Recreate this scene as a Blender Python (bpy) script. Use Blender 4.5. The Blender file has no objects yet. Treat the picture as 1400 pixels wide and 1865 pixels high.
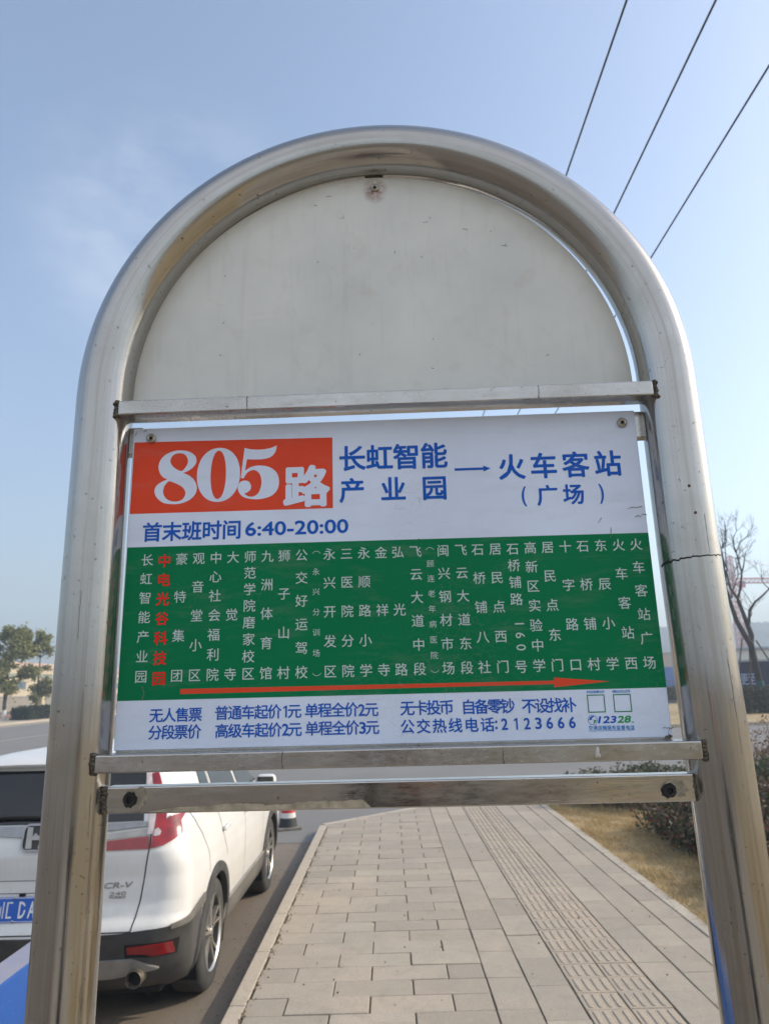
import bpy, bmesh, math, random
import numpy as np
from mathutils import Vector, Matrix, Euler

R = math.radians
rng = np.random.default_rng(7)
random.seed(7)
scene = bpy.context.scene
COL = scene.collection

# ------------------------------------------------------------------ camera
CAM_H = 1.90
cam = bpy.data.cameras.new('camera')
cam.sensor_fit = 'VERTICAL'
cam.sensor_height = 36.0
cam.sensor_width = 27.0
cam.lens = 24.9
cam.clip_start = 0.05
cam.clip_end = 3000
cam.dof.use_dof = True
cam.dof.focus_distance = 1.12
cam.dof.aperture_fstop = 9.0
cam_ob = bpy.data.objects.new('camera', cam)
COL.objects.link(cam_ob)
_P, _RL = R(13.9), R(1.55)
_fwd = Vector((0, math.cos(_P), math.sin(_P)))
_r0 = Vector((1, 0, 0)); _u0 = _r0.cross(_fwd)
_up = _u0 * math.cos(_RL) + _r0 * math.sin(_RL)
_rt = _r0 * math.cos(_RL) - _u0 * math.sin(_RL)
cam_ob.matrix_world = Matrix(((_rt.x, _up.x, -_fwd.x, 0), (_rt.y, _up.y, -_fwd.y, 0),
                              (_rt.z, _up.z, -_fwd.z, CAM_H), (0, 0, 0, 1)))
scene.camera = cam_ob

# ------------------------------------------------------------------ light
SUN_EL, SUN_AZ = R(31), R(81)          # azimuth from +Y (away from the camera) towards +X (right)
SUN_STRENGTH = 2.2
SKY_STRENGTH = 0.145
BACK_FILL, CLOUD_AND_FILL = 0.36, 7.4
world = bpy.data.worlds.new('World'); scene.world = world
world.use_nodes = True
wn = world.node_tree; wn.nodes.clear()
w_out = wn.nodes.new('ShaderNodeOutputWorld')
w_bg = wn.nodes.new('ShaderNodeBackground')
w_sky = wn.nodes.new('ShaderNodeTexSky')
w_sky.sky_type = 'NISHITA'
w_sky.sun_disc = False
w_sky.sun_elevation = SUN_EL
w_sky.sun_rotation = SUN_AZ
w_sky.altitude = 400
w_sky.air_density = 1.15
w_sky.dust_density = 2.6
w_sky.ozone_density = 1.6
# by direction: faint cloud wisps ahead, an added unseen glow behind the camera lighting the shaded board
w_tc = wn.nodes.new('ShaderNodeTexCoord')
w_map = wn.nodes.new('ShaderNodeMapping'); w_map.inputs['Scale'].default_value = (1.0, 1.0, 2.2)
w_map.inputs['Location'].default_value = (0.35, 0.1, 0.2)
w_no = wn.nodes.new('ShaderNodeTexNoise'); w_no.inputs['Scale'].default_value = 6.5
w_no.inputs['Detail'].default_value = 7; w_no.inputs['Roughness'].default_value = 0.58
w_ramp = wn.nodes.new('ShaderNodeValToRGB')
w_ramp.color_ramp.elements[0].position = 0.42; w_ramp.color_ramp.elements[0].color = (0, 0, 0, 1)
w_ramp.color_ramp.elements[1].position = 0.72; w_ramp.color_ramp.elements[1].color = (0.10, 0.10, 0.10, 1)
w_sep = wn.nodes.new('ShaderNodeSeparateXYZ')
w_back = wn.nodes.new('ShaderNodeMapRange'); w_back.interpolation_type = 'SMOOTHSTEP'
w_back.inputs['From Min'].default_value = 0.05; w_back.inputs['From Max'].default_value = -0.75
w_back.inputs['To Min'].default_value = 0.0; w_back.inputs['To Max'].default_value = BACK_FILL
w_dot = wn.nodes.new('ShaderNodeVectorMath'); w_dot.operation = 'DOT_PRODUCT'
w_dot.inputs[1].default_value = (-0.262, 0.795, 0.547)
w_spot = wn.nodes.new('ShaderNodeMapRange'); w_spot.interpolation_type = 'SMOOTHSTEP'
w_spot.inputs['From Min'].default_value = 0.978; w_spot.inputs['From Max'].default_value = 0.999
w_spot.inputs['To Min'].default_value = 0.0; w_spot.inputs['To Max'].default_value = 1.3
w_mul = wn.nodes.new('ShaderNodeMath'); w_mul.operation = 'MULTIPLY'
w_max = wn.nodes.new('ShaderNodeMath'); w_max.operation = 'MAXIMUM'
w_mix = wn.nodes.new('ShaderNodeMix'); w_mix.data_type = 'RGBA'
w_mix.inputs['B'].default_value = (CLOUD_AND_FILL, CLOUD_AND_FILL * 0.97, CLOUD_AND_FILL * 0.93, 1)
wn.links.new(w_tc.outputs['Generated'], w_map.inputs['Vector'])
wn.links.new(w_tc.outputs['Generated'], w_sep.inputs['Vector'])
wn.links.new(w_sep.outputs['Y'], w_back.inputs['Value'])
wn.links.new(w_map.outputs['Vector'], w_no.inputs['Vector'])
wn.links.new(w_no.outputs['Fac'], w_ramp.inputs['Fac'])
wn.links.new(w_tc.outputs['Generated'], w_dot.inputs[0])
wn.links.new(w_dot.outputs['Value'], w_spot.inputs['Value'])
wn.links.new(w_ramp.outputs['Color'], w_mul.inputs[0])
wn.links.new(w_spot.outputs['Result'], w_mul.inputs[1])
wn.links.new(w_mul.outputs['Value'], w_max.inputs[0])
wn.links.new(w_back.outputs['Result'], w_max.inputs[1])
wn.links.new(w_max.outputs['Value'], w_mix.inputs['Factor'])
w_hs = wn.nodes.new('ShaderNodeHueSaturation'); w_hs.inputs['Saturation'].default_value = 0.90; w_hs.inputs['Value'].default_value = 0.94
wn.links.new(w_sky.outputs['Color'], w_hs.inputs['Color'])
# a dull smog layer low down on the side away from the sun
w_lo = wn.nodes.new('ShaderNodeMapRange'); w_lo.interpolation_type = 'SMOOTHSTEP'
w_lo.inputs['From Min'].default_value = 0.55; w_lo.inputs['From Max'].default_value = 0.0
w_lf = wn.nodes.new('ShaderNodeMapRange'); w_lf.interpolation_type = 'SMOOTHSTEP'
w_lf.inputs['From Min'].default_value = 0.25; w_lf.inputs['From Max'].default_value = -0.55
w_sm = wn.nodes.new('ShaderNodeMath'); w_sm.operation = 'MULTIPLY'
w_mx2 = wn.nodes.new('ShaderNodeMix'); w_mx2.data_type = 'RGBA'; w_mx2.blend_type = 'MULTIPLY'
w_mx2.inputs['B'].default_value = (0.72, 0.70, 0.69, 1)
wn.links.new(w_sep.outputs['Z'], w_lo.inputs['Value']); wn.links.new(w_sep.outputs['X'], w_lf.inputs['Value'])
wn.links.new(w_lo.outputs['Result'], w_sm.inputs[0]); wn.links.new(w_lf.outputs['Result'], w_sm.inputs[1])
wn.links.new(w_sm.outputs['Value'], w_mx2.inputs['Factor'])
wn.links.new(w_hs.outputs['Color'], w_mx2.inputs['A'])
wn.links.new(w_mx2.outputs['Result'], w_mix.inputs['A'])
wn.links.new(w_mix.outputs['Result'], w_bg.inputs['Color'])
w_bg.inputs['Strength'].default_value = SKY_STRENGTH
wn.links.new(w_bg.outputs['Background'], w_out.inputs['Surface'])

sun = bpy.data.lights.new('sun', 'SUN')
sun.energy = SUN_STRENGTH
sun.angle = R(0.6)
sun.color = (1.0, 0.88, 0.70)
sun_ob = bpy.data.objects.new('sun', sun); COL.objects.link(sun_ob)
_sd = Vector((math.cos(SUN_EL) * math.sin(SUN_AZ), math.cos(SUN_EL) * math.cos(SUN_AZ), math.sin(SUN_EL)))
sun_ob.rotation_euler = _sd.to_track_quat('Z', 'Y').to_euler()
sun_ob.location = _sd * 40

scene.view_settings.view_transform = 'Standard'
scene.view_settings.look = 'None'
scene.view_settings.exposure = 0.92
scene.view_settings.gamma = 1.0

# ------------------------------------------------------------------ helpers
def tag(o, label=None, cat=None, group=None, kind=None):
    if label: o['label'] = label
    if cat: o['category'] = cat
    if group: o['group'] = group
    if kind: o['kind'] = kind
    return o

def empty(name, loc=(0, 0, 0), rz=0.0, label=None, cat=None, group=None):
    o = bpy.data.objects.new(name, None); COL.objects.link(o)
    o.empty_display_size = 0.2
    o.location = loc; o.rotation_euler = (0, 0, rz)
    return tag(o, label, cat, group)

class MB:
    """collects verts / faces (+ uv, material slot) and links them as ONE mesh object"""
    def __init__(self):
        self.v = []; self.f = []; self.m = []; self.uv = []
    def add(self, verts, faces, slot=0, uvs=None):
        b = len(self.v)
        self.v.extend([tuple(map(float, p)) for p in verts])
        for i, f in enumerate(faces):
            self.f.append([b + k for k in f]); self.m.append(slot)
            self.uv.append(uvs[i] if uvs else None)
        return self
    def box(self, c, s, bevel=0.0, rot=None, slot=0, seg=2):
        bm = bmesh.new()
        bmesh.ops.create_cube(bm, size=1.0)
        bmesh.ops.scale(bm, vec=s, verts=bm.verts)
        if bevel > 0:
            bmesh.ops.bevel(bm, geom=bm.edges[:], offset=bevel, segments=seg, profile=0.5, affect='EDGES')
        M = Matrix.Translation(c)
        if rot is not None: M = M @ Euler(rot).to_matrix().to_4x4()
        bm.transform(M)
        bm.verts.index_update()
        self.add([v.co[:] for v in bm.verts], [[v.index for v in f.verts] for f in bm.faces], slot)
        bm.free(); return self
    def bar(self, a, b, r0, r1=None, n=8, slot=0, caps=True):
        r1 = r0 if r1 is None else r1
        a = Vector(a); b = Vector(b); d = (b - a)
        if d.length < 1e-9: return self
        d.normalize()
        t = Vector((0, 0, 1)) if abs(d.z) < 0.9 else Vector((1, 0, 0))
        u = d.cross(t).normalized(); w = d.cross(u)
        vs = []; fs = []
        for p, r in ((a, r0), (b, r1)):
            for k in range(n):
                an = 2 * math.pi * k / n
                vs.append(p + u * (r * math.cos(an)) + w * (r * math.sin(an)))
        for k in range(n):
            fs.append((k, (k + 1) % n, n + (k + 1) % n, n + k))
        if caps:
            fs.append(tuple(range(n - 1, -1, -1))); fs.append(tuple(range(n, 2 * n)))
        return self.add(vs, fs, slot)
    def tube(self, pts, r, n=48, slot=0, uv=False, caps=False, ref=(0, 1, 0)):
        """pts: list of points of a planar curve whose plane normal is ref; r: number or list"""
        pts = [Vector(p) for p in pts]; ref = Vector(ref)
        N = len(pts); rr = r if hasattr(r, '__len__') else [r] * N
        vs = []; fs = []; uvs = []
        L = [0.0]
        for i in range(1, N): L.append(L[-1] + (pts[i] - pts[i - 1]).length)
        for i, p in enumerate(pts):
            d = (pts[min(i + 1, N - 1)] - pts[max(i - 1, 0)]).normalized()
            u = d.cross(ref).normalized(); w = ref
            for k in range(n):
                an = 2 * math.pi * k / n
                vs.append(p + u * (rr[i] * math.cos(an)) + w * (rr[i] * math.sin(an)))
        for i in range(N - 1):
            for k in range(n):
                k2 = (k + 1) % n
                fs.append((i * n + k, (i + 1) * n + k, (i + 1) * n + k2, i * n + k2))
                uvs.append([(k / n, L[i]), (k / n, L[i + 1]), ((k + 1) / n, L[i + 1]), ((k + 1) / n, L[i])])
        b = len(self.v)
        self.add(vs, fs, slot, uvs if uv else None)
        if caps:
            self.f.append([b + k for k in range(n - 1, -1, -1)]); self.m.append(slot); self.uv.append(None)
            self.f.append([b + (N - 1) * n + k for k in range(n)]); self.m.append(slot); self.uv.append(None)
        return self
    def lathe(self, prof, c, axis='X', n=32, slot=0):
        """prof: list of (radius, along)"""
        vs = []; fs = []
        P = len(prof)
        for k in range(n):
            a = 2 * math.pi * k / n
            for r, h in prof:
                if axis == 'X': p = (h, r * math.cos(a), r * math.sin(a))
                elif axis == 'Y': p = (r * math.cos(a), h, r * math.sin(a))
                else: p = (r * math.cos(a), r * math.sin(a), h)
                vs.append((c[0] + p[0], c[1] + p[1], c[2] + p[2]))
        for k in range(n):
            k2 = (k + 1) % n
            for i in range(P - 1):
                fs.append((k * P + i, k * P + i + 1, k2 * P + i + 1, k2 * P + i))
        return self.add(vs, fs, slot)
    def ball(self, c, s, slot=0, sub=2, rot=None):
        bm = bmesh.new()
        bmesh.ops.create_icosphere(bm, subdivisions=sub, radius=1.0)
        M = Matrix.Translation(c)
        if rot is not None: M = M @ Euler(rot).to_matrix().to_4x4()
        M = M @ Matrix.Diagonal((s[0], s[1], s[2], 1))
        bm.transform(M); bm.verts.index_update()
        self.add([v.co[:] for v in bm.verts], [[v.index for v in f.verts] for f in bm.faces], slot)
        bm.free(); return self
    def build(self, name, mats, parent=None, smooth=False, angle=None):
        me = bpy.data.meshes.new(name)
        me.from_pydata(self.v, [], self.f)
        mats = mats if isinstance(mats, (list, tuple)) else [mats]
        for m in mats: me.materials.append(m)
        if len(mats) > 1: me.polygons.foreach_set('material_index', self.m)
        if any(u is not None for u in self.uv):
            lay = me.uv_layers.new(name='UVMap')
            i = 0; dat = []
            for f, u in zip(self.f, self.uv):
                for k in range(len(f)): dat.extend(u[k] if u else (0.0, 0.0))
            lay.data.foreach_set('uv', dat)
        if smooth: me.polygons.foreach_set('use_smooth', [True] * len(me.polygons))
        me.update(calc_edges=True)
        o = bpy.data.objects.new(name, me); COL.objects.link(o)
        if smooth:
            bm = bmesh.new(); bm.from_mesh(me)
            bmesh.ops.recalc_face_normals(bm, faces=bm.faces) if angle == 'fix' else None
            for e in bm.edges:
                if len(e.link_faces) == 2 and e.calc_face_angle(0) > R(38): e.smooth = False
            bm.to_mesh(me); bm.free()
        if parent is not None: o.parent = parent
        return o

def mesh_np(name, verts, faces, mat, parent=None):
    """fast mesh from arrays; faces (M,k)"""
    me = bpy.data.meshes.new(name)
    verts = np.asarray(verts, np.float32); faces = np.asarray(faces, np.int32)
    M, k = faces.shape
    me.vertices.add(len(verts)); me.vertices.foreach_set('co', verts.ravel())
    me.loops.add(M * k); me.loops.foreach_set('vertex_index', faces.ravel())
    me.polygons.add(M)
    me.polygons.foreach_set('loop_start', np.arange(0, M * k, k, dtype=np.int32))
    me.update(calc_edges=True); me.validate()
    for m in (mat if isinstance(mat, (list, tuple)) else [mat]): me.materials.append(m)
    o = bpy.data.objects.new(name, me); COL.objects.link(o)
    if parent is not None: o.parent = parent
    return o

# ------------------------------------------------------------------ materials
class NT:
    def __init__(self, name):
        self.mat = bpy.data.materials.new(name); self.mat.use_nodes = True
        self.t = self.mat.node_tree
        self.b = self.t.nodes['Principled BSDF']
        self.tc = None
    def n(self, kind, **kw):
        x = self.t.nodes.new('ShaderNode' + kind)
        for k, v in kw.items(): setattr(x, k, v)
        return x
    def l(self, a, b): self.t.links.new(a, b)
    def coord(self, out='Object', scale=(1, 1, 1), rot=(0, 0, 0), loc=(0, 0, 0)):
        if self.tc is None: self.tc = self.n('TexCoord')
        m = self.n('Mapping'); m.inputs['Scale'].default_value = scale
        m.inputs['Rotation'].default_value = rot; m.inputs['Location'].default_value = loc
        self.l(self.tc.outputs[out], m.inputs['Vector']); return m.outputs['Vector']
    def noise(self, vec, scale, detail=5, rough=0.55, dist=0.0):
        x = self.n('TexNoise'); x.inputs['Scale'].default_value = scale
        x.inputs['Detail'].default_value = detail; x.inputs['Roughness'].default_value = rough
        x.inputs['Distortion'].default_value = dist
        self.l(vec, x.inputs['Vector']); return x.outputs['Fac']
    def ramp(self, fac, stops):
        x = self.n('ValToRGB'); e = x.color_ramp.elements
        while len(e) < len(stops): e.new(0.5)
        for el, (p, c) in zip(e, stops):
            el.position = p
            el.color = (c, c, c, 1) if not hasattr(c, '__len__') else (*c[:3], 1)
        self.l(fac, x.inputs['Fac']); return x.outputs['Color']
    def mix(self, fac, a, b, mode='MIX'):
        x = self.n('Mix'); x.data_type = 'RGBA'; x.blend_type = mode
        for s, v in (('Factor', fac), ('A', a), ('B', b)):
            if hasattr(v, 'is_output'): self.l(v, x.inputs[s])
            elif s == 'Factor': x.inputs[s].default_value = v
            else: x.inputs[s].default_value = (*v[:3], 1)
        return x.outputs['Result']
    def math(self, op, a, b=0.0):
        x = self.n('Math'); x.operation = op
        for i, v in enumerate((a, b)):
            if hasattr(v, 'is_output'): self.l(v, x.inputs[i])
            else: x.inputs[i].default_value = v
        return x.outputs['Value']
    def set(self, **kw):
        for k, v in kw.items():
            s = self.b.inputs[k.replace('_', ' ')]
            if hasattr(v, 'is_output'): self.l(v, s)
            elif hasattr(v, '__len__') and len(v) == 3: s.default_value = (*v, 1)
            else: s.default_value = v
        return self
    def bump(self, h, strength=0.3, dist=0.01):
        x = self.n('Bump'); x.inputs['Strength'].default_value = strength
        x.inputs['Distance'].default_value = dist
        self.l(h, x.inputs['Height']); self.l(x.outputs['Normal'], self.b.inputs['Normal'])
        return self

def simple(name, col, rough=0.6, metal=0.0, var=0.0, scale=8.0, bump=0.0, coat=0.0, spec=None, island=0.0):
    t = NT(name)
    t.set(Roughness=rough, Metallic=metal)
    c = Vector(col)
    if var > 0 or bump > 0:
        f = t.noise(t.coord(), scale)
    out = None
    if var > 0:
        out = t.mix(t.ramp(f, [(0.3, 0.0), (0.7, 1.0)]), c * (1 - var), c * (1 + var))
    if island > 0:
        g = t.n('NewGeometry')
        k = t.ramp(g.outputs['Random Per Island'], [(0.0, 1 - island), (1.0, 1 + island)])
        out = t.mix(1.0, out if out is not None else col, k, 'MULTIPLY')
    if out is not None: t.set(Base_Color=out)
    else: t.set(Base_Color=tuple(c))
    if bump > 0: t.bump(f, bump)
    if coat > 0: t.set(Coat_Weight=coat, Coat_Roughness=0.05)
    if spec is not None: t.b.inputs['Specular IOR Level'].default_value = spec
    return t.mat

def island_mat(name, stops, rough=0.7, trans=0.0, spec=0.3):
    t = NT(name)
    g = t.n('NewGeometry')
    c = t.ramp(g.outputs['Random Per Island'], stops)
    t.set(Base_Color=c, Roughness=rough)
    t.b.inputs['Specular IOR Level'].default_value = spec
    if trans > 0:
        tr = t.n('BsdfTranslucent'); t.l(c, tr.inputs['Color'])
        mx = t.n('MixShader'); mx.inputs['Fac'].default_value = trans
        t.l(t.b.outputs['BSDF'], mx.inputs[1]); t.l(tr.outputs['BSDF'], mx.inputs[2])
        t.l(mx.outputs['Shader'], t.t.nodes['Material Output'].inputs['Surface'])
    return t.mat
# ------------------------------------------------------------------ ground, road, pavement
ROAD_Z = -0.12
def sheet(name, poly, z, mat, label=None, kind='structure', grid=None):
    mb = MB(); mb.add([(x, y, z) for x, y in poly], [tuple(range(len(poly)))])
    o = mb.build(name, mat); o['kind'] = kind
    return o

def ground_mat():
    t = NT('dry_earth')
    v = t.coord()
    c = t.mix(t.ramp(t.noise(v, 0.15, 8), [(0.35, 0.0), (0.65, 1.0)]), (0.20, 0.155, 0.095), (0.13, 0.12, 0.07))
    c = t.mix(t.ramp(t.noise(v, 6, 6), [(0.4, 0.0), (0.7, 0.5)]), c, (0.26, 0.21, 0.13))
    t.set(Base_Color=c, Roughness=0.95); t.bump(t.noise(v, 14, 6), 0.5, 0.05)
    return t.mat

def asphalt_mat(name, a, b, dust, dustcol):
    t = NT(name); v = t.coord()
    c = t.mix(t.ramp(t.noise(v, 0.5, 6), [(0.35, 0.0), (0.65, 1.0)]), a, b)
    c = t.mix(t.ramp(t.noise(v, 90, 4, 0.7), [(0.35, 0.0), (0.75, 0.75)]), c, tuple(x * 1.75 for x in b))
    c = t.mix(t.ramp(t.noise(v, 1.3, 7, 0.65, 0.6), [(0.4, 0.0), (0.72, dust)]), c, dustcol)
    t.set(Base_Color=c, Roughness=0.88)
    t.bump(t.noise(v, 120, 3, 0.7), 0.55, 0.004)
    return t.mat

M_earth = ground_mat()
M_asph = asphalt_mat('dusty_asphalt', (0.105, 0.088, 0.07), (0.15, 0.122, 0.095), 0.65, (0.20, 0.165, 0.125))
M_asph2 = asphalt_mat('grey_asphalt', (0.12, 0.116, 0.112), (0.155, 0.15, 0.145), 0.35, (0.18, 0.172, 0.16))
sheet('ground', [(-780, -780), (780, -780), (780, 780), (-780, 780)], -0.16, M_earth)
sheet('road', [(-29.0, -300), (-1.05, -300), (-1.05, 10.4), (-1.05, 11.0), (3, 14.6), (9, 18.9), (60, 19.4), (300, 19.4),
               (300, 32.4), (-8, 32.0), (-12, 36), (-12, 420), (-29.0, 420)], ROAD_Z, M_asph)
sheet('crossing_road', [(-28.9, 10.4), (-1.06, 10.4), (-1.06, 11.0), (3, 14.59), (9, 18.89), (60, 19.39), (300, 19.39),
                        (300, 32.39), (-8, 31.99), (-11.9, 36), (-11.9, 420), (-28.9, 420)], ROAD_Z + 0.004, M_asph2)
# painted lane lines, worn
M_line = simple('worn_road_paint', (0.42, 0.40, 0.36), 0.8, var=0.25, scale=3)
M_edgeline = simple('pale_edge_band', (0.30, 0.26, 0.21), 0.9, var=0.2, scale=1.5)
sheet('road_marking', [(-18.75, 12), (-18.6, 12), (-18.6, 300), (-18.75, 300)], ROAD_Z + 0.008, M_line)
sheet('road_edge_marking', [(-28.9, -100), (-26.6, -100), (-26.6, 300), (-28.9, 300)], ROAD_Z + 0.008, M_edgeline)

# --- paving
def slab_mat(name, c1, c2, c3, isl=0.10):
    t = NT(name); v = t.coord()
    g = t.n('NewGeometry'); rnd = g.outputs['Random Per Island']
    c = t.mix(rnd, c1, c2)
    wn_ = t.n('TexWhiteNoise'); wn_.noise_dimensions = '1D'; t.l(rnd, wn_.inputs['W'])
    c = t.mix(t.math('MULTIPLY', wn_.outputs['Value'], 0.45), c, (0.40, 0.315, 0.245))      # some slabs are pinker
    c = t.mix(t.ramp(t.noise(v, 1.1, 7, 0.65, 0.4), [(0.36, 0.0), (0.70, 0.85)]), c, c3)
    c = t.mix(t.ramp(t.noise(v, 4.5, 8, 0.72, 1.2), [(0.50, 0.0), (0.72, 0.42)]), c, (0.225, 0.19, 0.145))   # grime
    c = t.mix(t.ramp(t.noise(v, 85, 5, 0.75), [(0.44, 0.0), (0.74, 0.5)]), c, (0.13, 0.11, 0.085))
    c = t.mix(t.ramp(t.noise(v, 12, 7, 0.7, 1.0), [(0.55, 0.0), (0.78, 0.45)]), c, (0.47, 0.395, 0.30))
    t.set(Base_Color=c, Roughness=0.86)
    t.bump(t.math('ADD', t.noise(v, 160, 4, 0.7), t.math('MULTIPLY', t.noise(v, 14, 5, .6), 2.0)), 0.35, 0.003)
    return t.mat
M_slab = slab_mat('grey_paver', (0.300, 0.264, 0.210), (0.44, 0.380, 0.298), (0.310, 0.280, 0.232))
M_tact = slab_mat('buff_tactile_paver', (0.38, 0.32, 0.24), (0.45, 0.375, 0.28), (0.35, 0.305, 0.25))
M_kerb = slab_mat('kerb_stone', (0.47, 0.41, 0.325), (0.54, 0.475, 0.38), (0.44, 0.385, 0.31))
M_joint = simple('sandy_joint', (0.085, 0.060, 0.035), 0.95, var=0.35, scale=6)

def end_y(x): return 11.0 + 0.913 * (x + 1.017)
def clip(poly):
    out = []
    n = len(poly)
    f = lambda p: end_y(p[0]) - 0.06 - p[1]
    for i in range(n):
        a, b = poly[i], poly[(i + 1) % n]
        fa, fb = f(a), f(b)
        if fa >= 0: out.append(a)
        if fa * fb < 0:
            k = fa / (fa - fb); out.append((a[0] + (b[0] - a[0]) * k, a[1] + (b[1] - a[1]) * k))
    return out

def slab(mb, x0, x1, y0, y1, z=0.0, gap=0.0022, gy=None, ch=0.003, tilt=0.0012, bars=False):
    gy = gap if gy is None else gy
    e0, e1 = (gap * random.uniform(.5, 1.6) for _ in '12')
    poly = clip([(x0 + e0, y0 + gy), (x1 - e1, y0 + gy), (x1 - e1, y1 - gy), (x0 + e0, y1 - gy)])
    if len(poly) < 3: return
    if len(poly) == 4 and not bars and random.random() < .16:      # a chipped corner
        k = random.randrange(4); a_, b_, c_ = poly[k - 1], poly[k], poly[(k + 1) % 4]
        q1, q2 = random.uniform(.008, .035), random.uniform(.008, .030)
        L1, L2 = math.dist(a_, b_), math.dist(b_, c_)
        n1 = (b_[0] + (a_[0] - b_[0]) * q1 / L1, b_[1] + (a_[1] - b_[1]) * q1 / L1); n2 = (b_[0] + (c_[0] - b_[0]) * q2 / L2, b_[1] + (c_[1] - b_[1]) * q2 / L2)
        poly = [n1 if i == k else p_ for i, p_ in enumerate(poly)]; poly.insert(k + 1, n2)
    cx = sum(p[0] for p in poly) / len(poly); cy = sum(p[1] for p in poly) / len(poly)
    dz = random.gauss(0, 0.0011); tx = random.gauss(0, tilt) / 0.25; ty = random.gauss(0, tilt) / 0.4
    H = lambda x, y: z + dz + tx * (x - cx) + ty * (y - cy)
    n = len(poly)
    top = []
    for x, y in poly:
        k = max(0.0, 1 - 1.5 * ch / max(0.02, math.hypot(x - cx, y - cy)))
        X, Y = cx + (x - cx) * k, cy + (y - cy) * k
        top.append((X, Y, H(X, Y)))
    mid = [(x, y, H(x, y) - ch) for x, y in poly]
    low = [(x, y, z - 0.03) for x, y in poly]
    fs = [tuple(range(n))]
    for i in range(n):
        j = (i + 1) % n
        fs.append((n + i, n + j, j, i)); fs.append((2 * n + i, 2 * n + j, n + j, n + i))
    vs = top + mid + low
    if bars and n == 4:
        w = x1 - x0; L = y1 - y0
        for k in range(4):
            bx = x0 + w * (0.16 + 0.226 * k); hw = 0.0165
            ya, yb = y0 + 0.022, y1 - 0.022
            zb = H(bx, cy)
            b = len(vs)
            o8 = [(-hw, ya + .012), (-hw * .55, ya), (hw * .55, ya), (hw, ya + .012), (hw, yb - .012), (hw * .55, yb), (-hw * .55, yb), (-hw, yb - .012)]
            vs += [(bx + a, y, zb - 0.001) for a, y in o8]
            vs += [(bx + a * .62, cy + (y - cy) * .955, zb + 0.0055) for a, y in o8]
            fs.append(tuple(b + 8 + i for i in range(8)))
            for i in range(8):
                j = (i + 1) % 8
                fs.append((b + i, b + j, b + 8 + j, b + 8 + i))
    mb.add(vs, fs)

Y0, Y1 = -9.0, 15.0
pav = MB()
# running bond, long side across the path
py = 4.855 - 0.2465 * 57; r = 0
while py < Y1:
    off = -0.947 + (0.24 if r % 2 else 0.0) - 0.5
    x = off
    while x < 0.592:
        a, b = max(x, -0.945), min(x + 0.517, 0.592)
        if b - a > 0.04:
            j = random.gauss(0, 0.0035)
            slab(pav, a, b, py + random.gauss(0, .002), py + 0.2465 + random.gauss(0, .002), z=0.0 if random.random() > .10 else random.choice((0.005, 0.003)), gap=0.0042, gy=0.0012, tilt=.0010)
        x += 0.517
    py += 0.2465; r += 1
for (xa, xb, ph) in ((0.594, 0.853, 4.855), (0.855, 1.117, 4.70), (1.650, 1.896, 5.049), (1.898, 2.150, 4.86), (2.152, 2.362, 5.02)):
    y = ph - 0.4855 * 30
    while y < Y1:
        slab(pav, xa, xb, y, y + 0.4855, gap=0.0034, gy=.0016); y += 0.4855
o = pav.build('pavement', M_slab); o['kind'] = 'structure'
tac = MB()
for (xa, xb) in ((1.121, 1.381), (1.383, 1.645)):
    y = 4.824 - 0.2395 * 58; k = 0
    while y < Y1:
        slab(tac, xa, xb, y, y + 0.2395, bars=True, tilt=0.0008, gap=0.0030 if True else 0.001); y += 0.2395
o = tac.build('tactile_pavement', M_tact); o['kind'] = 'structure'
sheet('pavement_bed', [(-1.0, Y0 - 5), (2.45, Y0 - 5), (2.45, 14.1), (-1.0, 10.95)], -0.0085, M_joint)
kb = MB()
y = 5.010 - 0.93 * 16
while y < 10.9:
    L = min(0.93, 10.96 - y)
    kb.box((-0.998, y + L / 2, -0.065), (0.103, L - 0.006, 0.135 + random.gauss(0, .001)), bevel=0.007); y += 0.93
# far edge, turning with the side road
d = Vector((1, 0.913, 0)).normalized(); p = Vector((-1.0, 11.02, 0)); ang = math.atan2(d.y, d.x)
for k in range(9):
    c = p + d * (0.31 + 0.62 * k)
    kb.box((c.x, c.y, -0.065), (0.614, 0.11, 0.135), bevel=0.007, rot=(0, 0, ang))
o = kb.build('kerb', M_kerb); o['kind'] = 'structure'
kb = MB()
y = 5.2 - 0.6 * 24
while y < 14.6:
    kb.box((2.424, y + 0.3, -0.05), (0.112, 0.594, 0.112 + random.gauss(0, .002)), bevel=0.008); y += 0.6
o = kb.build('edging_kerb', M_kerb); o['kind'] = 'structure'

# far kerbs and verges
mb = MB()
mb.box((-29.1, 60, -0.06), (0.2, 720, 0.15), bevel=0.015)
mb.box((145, 32.45, -0.06), (306, 0.2, 0.15), bevel=0.015)
mb.box((154.4, 19.35, -0.06), (291, 0.14, 0.15), bevel=0.015)
o = mb.build('far_kerb', M_kerb); o['kind'] = 'structure'
M_walk = simple('far_paving', (0.36, 0.31, 0.25), 0.9, var=0.15, scale=0.8)
sheet('far_pavement', [(-36, -200), (-29.2, -200), (-29.2, 420), (-36, 420)], 0.0, M_walk)

def drygrass_mat():
    t = NT('dry_grass_base'); v = t.coord()
    c = t.mix(t.ramp(t.noise(v, 1.4, 7, 0.65), [(0.40, 0.0), (0.58, 1.0)]), (0.50, 0.38, 0.205), (0.33, 0.25, 0.13))
    c = t.mix(t.ramp(t.noise(v, 30, 5, 0.7), [(0.4, 0.0), (0.75, 0.7)]), c, (0.16, 0.115, 0.055))
    t.set(Base_Color=c, Roughness=0.95); t.bump(t.noise(v, 45, 5, 0.7), 0.9, 0.02)
    return t.mat
M_dry = drygrass_mat()
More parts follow.
